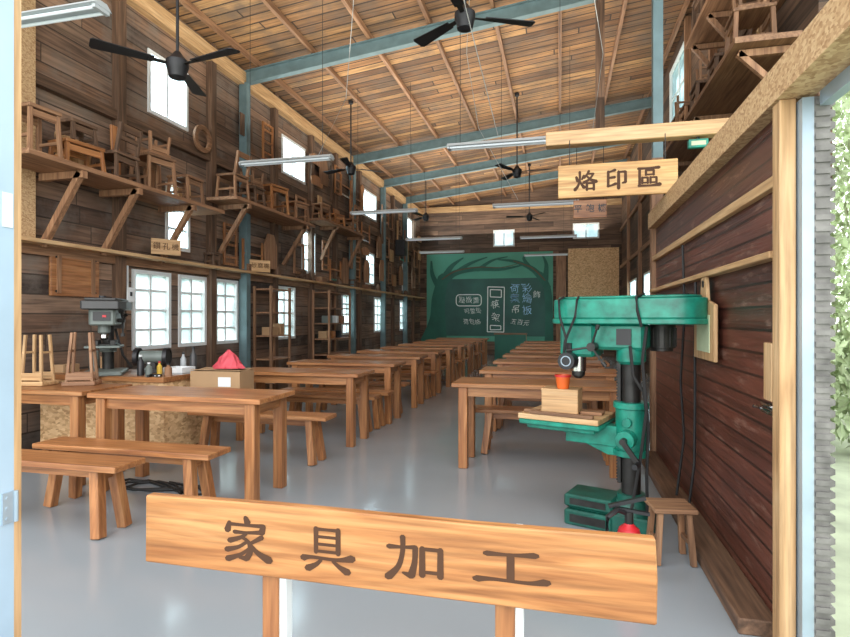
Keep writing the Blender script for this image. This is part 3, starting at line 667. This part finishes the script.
for i,(y,z) in enumerate(spec):
    k=i%4
    if k==0: hang('wood_square','empty wooden frame hung on the left plank wall','frame',framemb(.45,.62),'mwz',y,z,'frames on the left wall')
    elif k==1:
        mb=framemb(.36,.66,.04); 
        for q in (-.2,0,.2): mb.box(0,0,q,.025,.3,.035)
        hang('ladder_rack','laddered wooden rack hung on the left plank wall','rack',mb,'twz' if i%3 else 'mwz',y,z,'racks on the left wall')
    elif k==2:
        t=thing('bow_saw','wooden bow saw hung on the left plank wall','saw',(LX+.12,y,z),0,'bow saws on the left wall')
        mb=MB(); mb.box(0,-.3,0,.03,.035,.5);mb.box(0,.3,0,.03,.035,.5);mb.box(0,0,.02,.025,.6,.03); mb.build('saw_frame','twz',t)
        MB().box(0,0,-.21,.004,.6,.04).build('blade','chrome',t); MB().cyl((0,-.3,.22),(0,.3,.22),.006,n=6).build('tension_cord','dwy',t)
    else:
        mb=MB(); mb.prism([(-.2,-.3),(.2,-.3),(.22,.1),(.1,.32),(-.1,.32),(-.22,.1)],'x',-.015,.015); hang('shaped_board','shaped chair back board hung on the left plank wall','board',mb,'mwz' if i%2 else 'dwz',y,z,'shaped boards on the left wall')
tp=[[(-.12,-.35),(.12,-.35),(.06,0),(.14,.3),(0,.4),(-.14,.3),(-.06,0)],[(-.25,-.1),(.25,-.1),(.3,.05),(.1,.12),(-.1,.12),(-.3,.05)],[(-.06,-.4),(.06,-.4),(.06,.4),(-.06,.4)],[(-.18,-.18),(.18,-.18),(.18,.18),(-.18,.18)]]
tn_=['waisted wooden template hung on the far left wall','curved wooden template rail hung on the far left wall','narrow wooden slat hung on the far left wall','square wooden template panel hung on the far left wall']
for i,(y,z) in enumerate(((13.0,2.95),(14.0,3.15),(15.45,3.95),(16.35,3.3),(13.75,4.5),(15.9,4.0),(17.0,4.1),(18.0,4.15),(18.85,3.2),(19.85,4.3),(19.85,3.1),(16.65,2.55),(18.2,3.65),(10.9,4.75),(12.9,4.0),(8.2,4.55),(13.05,4.85),(10.95,4.3),(11.75,4.45),(19.85,3.7))):
    k=i%4; mb=MB(); mb.prism(tp[k],'x',-.012,.012); hang('wood_template',tn_[k],'template',mb,('mwz','twz','dwz','pwz')[(i+i//4)%4],y,z,tn_[k].split(' hung')[0]+'s')
hb=thing('notice_board','square brown wooden panel fixed to the left wall beside the drill','panel',(LX,4.95,1.9-.28))
MB().box(.03,0,.2,.03,.62,.46).build('panel','twy',hb,.003)
for s in (-1,1): MB().box(.05,s*.22,.2,.015,.05,.4).build('batten','mwz',hb)
for a in (-.25,.25):
    for b in (.02,.38): MB().cyl((.045,a,b),(.055,a,b),.012,n=8).build('screw','castiron',hb)
sw=thing('switch_box','small white electrical switch box on the left wall by the first window','switch',(LX,5.68,1.55))
MB().box(.06,0,.09,.08,.12,.18).build('box','white',sw,.006); MB().box(.103,0,.1,.01,.03,.05).build('toggle','black',sw); MB().cyl((.05,0,.18),(.05,0,.45),.012,n=8).build('conduit','white',sw)
def rack(lab,y,w,h,d,n):
    t=thing('shelf_rack',lab,'rack',(LX+.12+d/2,y,0))
    for s in (-1,1):
        for q in (-1,1): MB().box(q*(d/2-.02),s*(w/2-.02),h/2,.04,.04,h).build('upright','mwz',t)
    for k in range(n): MB().box(0,0,.25+k*(h-.3)/(n-1),d,w-.08,.025).build('shelf','mwy',t)
    return t
rack('open wooden shelf rack under the ledge just past the third window',8.75,.7,1.9,.35,5)
rack('open wooden shelf rack under the ledge past the fourth window',11.3,1.2,1.95,.4,6)
for i,(y,w,h) in enumerate(((8.65,.2,.14),(8.9,.14,.2))):
    o=MB().box(0,0,h/2,.2,w,h).build('storage_box','card',None,.004,loc=(LX+.3,y,.25+1.6/4*2+.0125)); tag(o,['wide flat','tall narrow'][i]+' cardboard box on the near shelf rack','box')
cols_=['card','greygreen','twy','white','black','mwy']
for i in range(6):
    o=MB().box(0,0,.08,.2,.13,.16).build('storage_bin',cols_[i],None,.01,loc=(LX+.32,10.85+.17*i,.25+.33*(2+i%2)+.0125)); tag(o,'%s storage bin on the farther shelf rack'%['tan','grey green','orange brown','white','black','dark brown'][i]+(', lower shelf' if i%2==0 else ', upper shelf'),'bin')
for i in range(12):
    y=7.3+i*.97; k=i%3
    if k==0: t=seat_stool('wooden_stool','%s small stool from the front on the long left ledge'%ordn[i//3],.2,.18,.2,'dw',.01,0,'stool',.03); t.location=(LX+.11,y,2.14); t.rotation_euler.z=R(90)
    elif k==1: o=MB().box(0,0,.06,.16,.26,.12).build('wooden_crate','mwy',None,.004,loc=(LX+.11,y,2.14)); tag(o,'%s brown wooden crate from the front on the left ledge'%ordn[i//3],'crate')
    else: o=MB().lathe([(.07,0),(.08,.05),(.06,.14),(.03,.16),(.03,.2)],14).build('wooden_jar','dwz',None,0,True,loc=(LX+.11,y,2.14)); tag(o,'%s dark turned wooden jar from the front on the left ledge'%ordn[i//3],'jar')

# ------------------------------------------------------------------ left workbench with bench drill and clutter
wb=thing('workbench','long workbench with chipboard front against the left wall','workbench',(-4.2,4.75,0))
MB().span(-.85,.63,-.38,.28,.75,.8).build('worktop','twx',wb,.005)
MB().span(-.83,.61,-.34,-.32,.08,.75).build('front_panel','osb2',wb)
MB().span(.59,.61,-.32,.26,.08,.75).build('side_panel','osb2',wb)
for x in (-.8,.55):
    for y in (-.28,.22): MB().box(x,y,.375,.07,.07,.75).build('leg','twz',wb)
bd=thing('bench_drill','grey green bench drill with dark belt cover on the left workbench','machine',(-4.40,4.58,.8),R(35))
bd.scale=(1.6,1.4,1.06)
MB().box(0,-.05,.02,.22,.34,.04).build('base','greygreen',bd,.008)
MB().cyl((0,.06,.04),(0,.06,.6),.034,n=16).build('column','castiron',bd,0,True)
mb=MB(); mb.cyl((0,.06,.2),(0,.06,.28),.05,n=14); mb.box(0,-.08,.26,.19,.2,.022); mb.box(0,0,.24,.06,.12,.04); mb.build('worktable','greygreen',bd,.004)
mb=MB(); mb.box(-.04,-.08,.295,.03,.12,.05); mb.box(.05,-.08,.295,.03,.12,.05); mb.box(0,-.08,.278,.15,.1,.014); mb.build('vise','castiron',bd,.003)
mb=MB(); mb.box(0,-.04,.53,.14,.3,.15); mb.cyl((0,-.1,.38),(0,-.1,.48),.034,n=14); mb.build('head','greygreen',bd,.012)
mb=MB(); mb.prism([(-.1,-.26),(.1,-.26),(.12,-.1),(.12,.2),(.08,.3),(-.08,.3),(-.12,.2),(-.12,-.1)],'z',.6,.68); mb.prism([(-.085,-.24),(.085,-.24),(.1,-.1),(.1,.19),(.07,.28),(-.07,.28),(-.1,.19),(-.1,-.1)],'z',.68,.705); mb.build('belt_cover','darkgrey',bd,.008)
MB().cyl((0,-.16,.705),(0,-.16,.725),.02,n=12).build('cover_knob','black',bd)
MB().box(0,-.195,.54,.09,.012,.08).build('switch_plate','black',bd); MB().box(.015,-.203,.54,.02,.008,.02).build('switch_button','red',bd)
MB().cyl((0,.2,.42),(0,.2,.6),.075,n=18).build('motor','darkgrey',bd,0,True)
fh=MB().cyl((.06,-.08,.5),(.11,-.08,.5),.02,n=10).build('feed_handle','castiron',bd)
for k in range(3): a=2*PI*k/3+.4; e=(.1,-.08+.12*math.cos(a),.5+.12*math.sin(a)); mb=MB().cyl((.1,-.08,.5),e,.006,n=6); mb.cyl(e,(.1,-.08+.15*math.cos(a),.5+.15*math.sin(a)),.013,n=8).build('spoke','castiron',fh)
MB().lathe([(.012,0),(.024,.02),(.024,.05),(.015,.07)],12,(0,-.1,.32)).build('chuck','chrome',bd)
MB().tube([(.0,.27,.5),(.02,.3,.35),(.06,.26,.15),(.12,.2,.03)],.009).build('power_cord','rubber',bd,0,True)
bg_=thing('bench_grinder','small dark bench grinder with two wheels beside the bench drill','machine',(-4.0,4.74,.8),R(20))
mb=MB(); mb.box(0,0,.02,.2,.14,.04); mb.box(0,0,.07,.09,.09,.08); mb.build('base','darkgrey',bg_,.006)
MB().cyl((-.11,0,.16),(.11,0,.16),.065,n=20).build('motor','greygreen',bg_,0,True)
for s in (-1,1):
    MB().cyl((s*.125,0,.16),(s*.155,0,.16),.08,n=22).build('wheel','castiron',bg_,0,True)
    MB().ring((s*.14,.0,.16),.095,.083,'x',.04).build('wheel_guard','black',bg_,0,True)
def bottle(name,lab,mat,loc,r,h,cap='white'):
    t=thing(name,lab,'bottle',loc); MB().lathe([(r,0),(r,h*.65),(r*.4,h*.8),(r*.4,h*.9)],14).build('body',mat,t,0,True); MB().cyl((0,0,h*.9),(0,0,h),r*.45,n=12).build('cap',cap,t)
bottle('spray_bottle','dark bottle with white cap on the workbench beside the drill','black',(-3.93,4.5,.8),.032,.2)
bottle('glue_bottle','yellow glue bottle with red cap on the workbench','yellow',(-3.80,4.6,.8),.025,.13,'red')
bottle('oil_bottle','small grey bottle beside the white tray on the workbench','greygreen',(-3.82,4.48,.8),.03,.13)
bottle('oil_bottle','tall pale bottle with black cap at the back of the workbench','lampgrey',(-3.80,4.95,.8),.03,.2,'black')
bottle('oil_bottle','squat brown bottle right of the white tray on the workbench','mwz',(-3.62,4.5,.8),.035,.12,'black')
bottle('oil_bottle','tall dark bottle with dark cap behind the white tray on the workbench','darkgrey',(-3.68,4.95,.8),.035,.26,'black')
tr=thing('tray','white plastic tray on the right end of the workbench','tray',(-3.70,4.76,.8))
mb=MB(); mb.box(0,0,.006,.22,.2,.012)
for s in (-1,1): mb.box(0,s*.096,.035,.22,.008,.06); mb.box(s*.106,0,.035,.008,.18,.06)
mb.build('body','white',tr)
o=MB().box(0,0,.04,.14,.2,.08).build('parts_box','card',None,.004,loc=(-4.94,4.62,.8)); tag(o,'flat cardboard parts box left of the bench drill','box')
cl=thing('clamp','dark iron screw clamp lying on the workbench front edge','clamp',(-3.70,4.46,.8),R(15))
mb=MB(); mb.box(-.02,0,.012,.1,.02,.024); mb.box(-.06,-.035,.012,.02,.08,.024); mb.box(.02,-.035,.012,.02,.08,.024); mb.build('frame','castiron',cl); MB().cyl((.0,-.065,.012),(.05,-.065,.012),.007,n=8).build('screw_rod','chrome',cl)
for i,(x,y,h_,m_) in enumerate(((-4.9,4.93,.2,'greygreen'),(-4.78,4.96,.14,'card'))):
    t=thing('tin_can',['tall grey green','short tan'][i]+' tin can at the back left of the workbench','can',(x,y,.8)); MB().lathe([(.05,0),(.05,h_),(.046,h_),(.046,.01)],16).build('body',m_,t,0,True); MB().cyl((0,0,h_-.012),(0,0,h_-.004),.046,n=16).build('lid','castiron',t)
t=seat_stool('small_stool','pale slim small stool lying legs up on the far left table, nearer the entrance post',.24,.2,.44,'pw',-.02,0,'stool',.022); t.location=(-4.42,3.85,.77+.44); t.rotation_euler=(PI,0,R(10))
t=seat_stool('small_stool','brown slim small stool lying legs up on the far left table, nearer the workbench',.26,.18,.46,'mw',-.03,0,'stool',.022); t.location=(-4.05,3.95,.77+.46); t.rotation_euler=(PI,0,R(25))
cb=thing('cardboard_box','flat wide cardboard box on the bench under another box','box',(-3.20,4.76,.45),R(-2))
mb=MB(); mb.box(0,0,.075,.58,.28,.15); mb.build('body','card',cb,.004); MB().box(0,0,.1515,.58,.03,.003).build('tape','pwx',cb)
cb=thing('cardboard_box','closed cardboard box under the red cover, on another box behind the nearest left table','box',(-3.21,4.76,.605),R(3))
mb=MB(); mb.box(0,0,.005,.52,.27,.01)
for s in (-1,1): mb.box(0,s*.132,.12,.52,.006,.24); mb.box(s*.257,0,.12,.006,.26,.24)
mb.build('body','card',cb)
for s in (-1,1): MB().box(0,s*.067,.247,.52,.13,.005,(s*.08,0,0)).build('flap','card',cb)
MB().box(.1,-.1365,.14,.13,.002,.09).build('paper_sticker','white',cb)
mb=MB(); prof=[(.17,0),(.165,.015),(.13,.05),(.09,.10),(.05,.145),(.02,.17),(.0001,.178)]; mb.lathe(prof,20)
for v in mb.bm.verts: v.co.x+=random.uniform(-.014,.014); v.co.y+=random.uniform(-.012,.012); v.co.z+=random.uniform(0,.01)
o=mb.build('plastic_cover','pinkred',None,0,False,loc=(-3.14,4.76,.862)); o.scale=(.95,.7,1); tag(o,'peaked pinkish red plastic cover on top of the cardboard box','cover')
pts=[(-2.6+.5*math.sin(k*.7)*(1-k*.02)-.5,3.75+.12*math.cos(k*1.1),.012) for k in range(26)]
tag(MB().tube(pts,.01).build('floor_cable','rubber',None,0,True),'black cable lying on the floor under the nearest left table','cable')

# ------------------------------------------------------------------ back wall: mural, chalkboard
MY=BY-.02
mu=thing('mural_board','large green tree mural board with a chalkboard on the back wall','mural',(0,MY,0))
mx0,mx1=unY(427,MY),unY(553,MY); mz0,mz1=.5,3.78
W_=mx1-mx0; H_=mz1-mz0
def rb(name,strokes,mat,y,wk=1.0):
    mb=MB(); z=0
    for st in strokes: z=ribbon(mb.bm,st,lambda q,zz:(mx0+q.x/100*W_,y-zz*8,mz0+q.y/100*H_),z,wk)
    return mb.build(name,mat,mu)
MB().span(mx0,mx1,-.04,0,mz0,mz1).build('panel','mural',mu)
MB().span(mx0+.15*W_,mx0+.945*W_,-.055,-.04,mz0+.06*H_,mz0+.71*H_).build('chalkboard','chalkb',mu)
rb('tree_trunk',[[(6,0,20),(9,25,12),(10,50,10),(14,74,8)]],'muraldark',-.060)
rb('tree_trunk',[[(97,1,6),(97,35,5),(95.5,60,5),(90,76,4)]],'muraldark',-.060)
rb('tree_branches',[[(11,62,7),(22,77,6),(40,82,4.6),(60,81,3),(76,85,1.4)],[(14,72,5.5),(21,86,3.6),(30,95,1.2)],[(11,60,5),(5,76,3.2),(4,92,1.2)],[(23,77,4.5),(35,88,3),(49,95,1.1)],[(42,81,3.8),(53,91,2.2),(65,95,1)],[(96,60,5),(86,79,4.6),(72,89,3.2),(58,92,1.3)],[(94,68,4.5),(95,85,2.6),(92,96,1)],[(84,80,3.4),(78,92,2.2),(80,97,1)]],'muraldark',-.066)
rb('painted_branch',[[(13,71,1.0),(24,80,1.4),(42,84,1.2),(60,83,.8),(74,87,.5)],[(94,68,1.0),(84,82,1.3),(70,90,.8)]],'brownp',-.076)
for x,z,bd_,s,rr_,cm in ((unY(469,MY),2.02,'壓板畫',.26,2,'chalk'),(unY(473,MY),1.62,'可愛掛',.22,-3,'chalk'),(unY(472,MY),1.22,'荷包格',.22,2,'chalk'),(unY(495.5,MY),1.85,'筷',.32,-4,'chalk'),(unY(496,MY),1.38,'架',.32,3,'chalk'),(unY(515,MY),2.45,'荷',.34,5,'chalkblue'),(unY(515,MY),2.06,'葉',.34,-4,'chalkblue'),(unY(516,MY),1.68,'吊',.32,4,'chalk'),(unY(526.5,MY),2.45,'彩',.36,-5,'chalkblue'),(unY(527,MY),2.05,'繪',.37,4,'chalkblue'),(unY(527,MY),1.64,'板',.36,4,'chalkblue'),(unY(520,MY),1.2,'五百元',.23,6,'chalk'),(unY(537,MY),2.2,'飾',.28,-8,'chalk')):
    text('chalk_lettering',bd_,s,cm,mu,(x,-.0605,z),rot=(PI/2,R(rr_),0),ext=.001,off=-.002,jit=.08)
def cline(pts,n='chalk_line'):
    mb=MB()
    for a,b in zip(pts,pts[1:]): mb.beam((a[0],-.0575,a[1]),(b[0],-.0575,b[1]),.032,.004,(0,1,0))
    mb.build(n,'chalk',mu)
def rrect(x0,x1,z0,z1,r):
    p=[]
    for cx,cz,a0 in ((x1-r,z1-r,0),(x0+r,z1-r,90),(x0+r,z0+r,180),(x1-r,z0+r,270)):
        for k in range(4): a=R(a0+k*30); p.append((cx+r*math.cos(a),cz+r*math.sin(a)))
    return p+[p[0]]
cline(rrect(unY(456.5,MY),unY(481.5,MY),1.82,2.24,.12))
x0,x1=unY(487.5,MY),unY(504.5,MY); cline([(x0,.86),(x0+.02,2.52),(x1,2.50),(x1-.02,.85),(x0,.86)])
x0,x1=unY(490.5,MY),unY(501.5,MY); cline([(x0,2.15),(x0,2.42),(x1,2.40),(x1,2.13),(x0,2.15)])
x0,x1=unY(490.5,MY),unY(501,MY); cline([(x0,.93),(x0,1.1),(x1,1.08),(x1,.94),(x0,.93)])
tag(MB().span(unY(568,MY),unY(619,MY),BY-.05,BY-.015,2.0,3.85).build('chipboard_sheet','osb2'),'large chipboard sheet on the back wall right of the green mural','board')
tag(MB().span(unY(556,MY),unY(566,MY),BY-.07,BY-.015,0,3.7).build('tall_board','mwz'),'tall narrow brown board standing between mural and chipboard','board')
lc=thing('lectern','dark green fronted lectern in the aisle before the mural','lectern',(-1.5,17.2,0))
MB().span(-.48,.48,-.02,.02,.06,.85).build('front_panel','muraldark',lc); MB().span(-.5,.5,-.05,.4,.85,.89).build('top','mwx',lc)
for s in (-1,1): MB().span(s*.46-.02,s*.46+.02,.02,.38,0,.85).build('side_panel','mwz',lc)
spk=thing('loudspeaker','black loudspeaker box on the left wall near the mural','speaker',(LX+.1,16.85,3.3)); MB().box(.18,0,.3,.3,.3,.5).build('cabinet','black',spk,.01); MB().ring((.335,0,.2),.11,.02,'x',.01).build('cone','castiron',spk); MB().box(.02,0,.3,.06,.1,.1).build('bracket','castiron',spk)

# ------------------------------------------------------------------ right wall items
for z,d,dd,lab,y0,y1,ys in ((3.75,.62,.55,'bracketed shelf on the right wall loaded with chairs, lower one',5.3,9.7,(5.45,7.1,9.1)),(4.85,.52,.45,'bracketed shelf on the right wall with few stools, upper one',5.3,7.75,(5.45,6.9,7.65))):
    rs=thing('bracket_shelf',lab,'shelf',(RX,0,0))
    MB().span(-d,-.1,y0,y1,z,z+.05).build('shelf_board','mwy',rs)
    for y in ys:
        mb=MB(); mb.beam((-.1,y,z-.5),(-dd,y,z-.03),.05,.05); mb.beam((-.08,y,z-.04),(-dd,y,z-.04),.05,.06); mb.build('bracket','mwz',rs)
rr=[('stool',5.85,3.8,.4,.36,.45,0,'square stool at the near end of the lower right shelf','mw'),('chair',6.55,3.8,.36,.34,.36,.36,'dark backed chair second along the lower right shelf','dw'),('stool',7.35,3.8,.4,.36,.4,0,'wide stool in the middle of the lower right shelf','dw'),('chair',8.05,3.8,.36,.34,.4,.45,'backed chair fourth along the lower right shelf','mw'),('stool',8.65,3.8,.38,.34,.45,0,'tall stool fifth along the lower right shelf','mw'),('chair',9.4,3.8,.36,.34,.4,.4,'backed chair near the far end of the lower right shelf','dw'),
 ('stool',5.75,4.9,.4,.32,.36,0,'stool at the near end of the upper right shelf','mw'),('chair',6.4,4.9,.34,.3,.36,.36,'backed chair second along the upper right shelf','dw'),('stool',7.25,4.9,.4,.32,.36,0,'low dark stool third along the upper right shelf','dw')]
for kind,y,z,w,d,h,b,lab,m in rr:
    t=seat_stool('wooden_'+kind,lab,w,d,h,m,.015,b,kind); t.location=(RX-.34,y,z); t.rotation_euler.z=R(-90+random.uniform(-4,4))
for y,zb,w,h,lab in ((7.35,4.202,.3,.26,'small stool upside down on the wide stool of the lower right shelf'),(5.85,4.252,.3,.26,'small stool upside down on the square stool of the lower right shelf'),(8.65,4.252,.3,.3,'small stool upside down on the tall stool of the lower right shelf')):
    t=seat_stool('wooden_stool',lab,w,.26,h,'mw',.01,0,'stool',.03); t.location=(RX-.34,y,zb+h); t.rotation_euler=(PI,0,R(85))
for i,(y,h_,w_) in enumerate(((6.2,.5,.14),(6.98,.48,.14),(7.7,.5,.1),(8.35,.9,.12),(9.0,.8,.14))):
    o=MB().box(0,0,h_/2,.025,w_,h_).build('wood_plank',('pwz','mwz','twz','pwz','mwz')[i],None,.004,loc=(RX-.14,y,3.8)); tag(o,'plank leaning on the right wall, %s along the lower right shelf'%ordn[i],'plank')
for i in range(3):
    tag(MB().span(-.05,.05,6.75+.1*i,7.7,0,.05).build('long_timber',('mwy','pwy','dwy')[i],None,.004,loc=(RX-.17-.115*i,0,5.27)),'short timber laid over the low dark stool of the upper right shelf, '+['against the wall','middle one','at the shelf edge'][i],'timber')
ex=thing('exit_sign','small green exit light box hung under the pale timber beam','sign',(1.10,4.92,2.75)); MB().box(0,0,.035,.15,.05,.07).build('box','teal',ex,.004); MB().box(0,-.026,.035,.11,.004,.035).build('face','paper',ex); MB().cyl((0,0,.07),(0,0,.09),.012,n=8).build('hanger','castiron',ex)
hbd=thing('hanging_board','shaped pale wooden board with a greenish sheet hung on the red plank wall','board',(PX-.03,3.66,1.1))
mb=MB(); mb.prism([(-.24,0),(.24,0),(.24,.33),(.08,.36),(.05,.5),(-.05,.5),(-.08,.36),(-.24,.33)],'x',-.022,0); mb.build('board','pwz',hbd,.004)
MB().span(-.026,-.022,-.15,.15,.05,.27).build('sheet','paper',hbd)
MB().ring((-.024,0,.46),.022,.012,'x',.006,14).build('hanging_hole','castiron',hbd)
tag(MB().box(0,0,.12,.03,.09,.25).build('wood_block','pwz',None,.004,loc=(PX-.016,2.66,1.0)),'pale wood block screwed to the red wall near the door jamb','block')
lt=thing('door_latch','steel latch bolt on the red wall beside the door jamb','latch',(PX,2.72,.93)); MB().box(-.006,0,.02,.012,.16,.045).build('plate','chrome',lt); MB().cyl((-.025,-.1,.02),(-.025,.08,.02),.009,n=10).build('bolt','chrome',lt); MB().cyl((-.025,.02,.02),(-.06,.02,.03),.007,n=8).build('knob','chrome',lt)
for i,pts in enumerate(([(.86,4.3,1.88),(.87,4.28,1.4),(.85,4.32,.9),(.86,4.25,.5),(.8,4.2,.1)],[(.87,3.95,1.59),(.86,3.93,1.2),(.87,3.97,.8),(.85,3.9,.4),(.82,3.92,.1)])):
    tag(MB().tube(pts,.009).build('wall_cable','rubber',None,0,True),'black cable hanging down the red wall, %s the hanging board'%('farther from' if i==0 else 'right behind'),'cable')
ps=thing('power_strip','dark socket box on the red wall above the hanging cable','socket',(PX,4.3,1.45)); MB().box(-.03,0,0,.05,.1,.16).build('box','black',ps,.005); MB().box(-.057,0,.02,.006,.06,.06).build('socket_plate','white',ps)

# ------------------------------------------------------------------ outside trees
def tree(lab,x,y,h,r,n,z0):
    t=thing('tree',lab,'tree',(x,y,-.061))
    MB().cyl((0,0,0),(0,0,h*.6),.12,.06,10).build('trunk','dwz',t)
    bm=bmesh.new()
    for k in range(n):
        while True:
            p=Vector((random.uniform(-1,1),random.uniform(-1,1),random.uniform(-1,1)))
            if .3<p.length<1: break
        c=Vector((p.x*r,p.y*r,(h+z0)/2+p.z*(h-z0)/2)); q=Euler((random.uniform(0,6),random.uniform(0,6),random.uniform(0,6))).to_matrix(); s=random.uniform(.04,.09)
        bm.faces.new([bm.verts.new(c+q@Vector(v)*s) for v in ((-1,0,0),(0,-.5,.1),(1,0,0),(0,.5,.1))])
    mb=MB(); mb.bm.free(); mb.bm=bm; f=mb.build('foliage','leaf',t)
tree('leafy green tree outside the right hand opening, nearest',4.3,8.6,6.4,1.3,5500,.1)
tree('leafy green tree outside farther right beyond the opening',6.4,13.4,8,2.0,6000,.2)
tree('broad green shrub farther off outside the opening',9.0,19,5,2.4,4000,.1)
tree('small low bush close outside the right hand opening',3.05,6.55,1.5,.5,1200,.05)

# ------------------------------------------------------------------ light
w=bpy.data.worlds.new('World'); scn.world=w; w.use_nodes=True; nt=w.node_tree; bg=nt.nodes['Background']
bg.inputs[0].default_value=(.95,.97,1,1); bg.inputs[1].default_value=2.1
def area(name,loc,rot,sx,sy,p,c=(1,1,1)):
    l=bpy.data.lights.new(name,'AREA'); l.shape='RECTANGLE'; l.size=sx; l.size_y=sy; l.energy=p; l.color=c
    o=bpy.data.objects.new(name,l); col.objects.link(o); o.location=loc; o.rotation_euler=rot; return o
area('entrance_daylight',(-1.5,-3.2,3.2),(R(84),0,0),7,4,260,(1,.99,.96))
for y in (7,12,17): area('window_daylight',(LX-1.2,y,4.25),(0,R(-80),0),3.4,4,800,(.97,.98,1))
area('side_daylight',(RX+1.2,15,2.2),(0,R(90),0),2.5,6,300,(.95,.98,1))
for y in (4.8,9.8,14.8,18.6): area('added_roof_fill',(-1.6,y,4.5),(PI,0,0),6.2,4.4,150,(1,.94,.83))  # added fill lamps facing up to brighten the roof, no fixtures here
cam=bpy.data.cameras.new('Camera'); co=bpy.data.objects.new('Camera',cam); col.objects.link(co)
co.location=(0,0,H); co.rotation_euler=(PI/2,0,R(13.79)); cam.sensor_width=36; cam.lens=36*F/850; cam.clip_start=.05
scn.camera=co
scn.view_settings.view_transform='Standard'; scn.view_settings.exposure=0.36
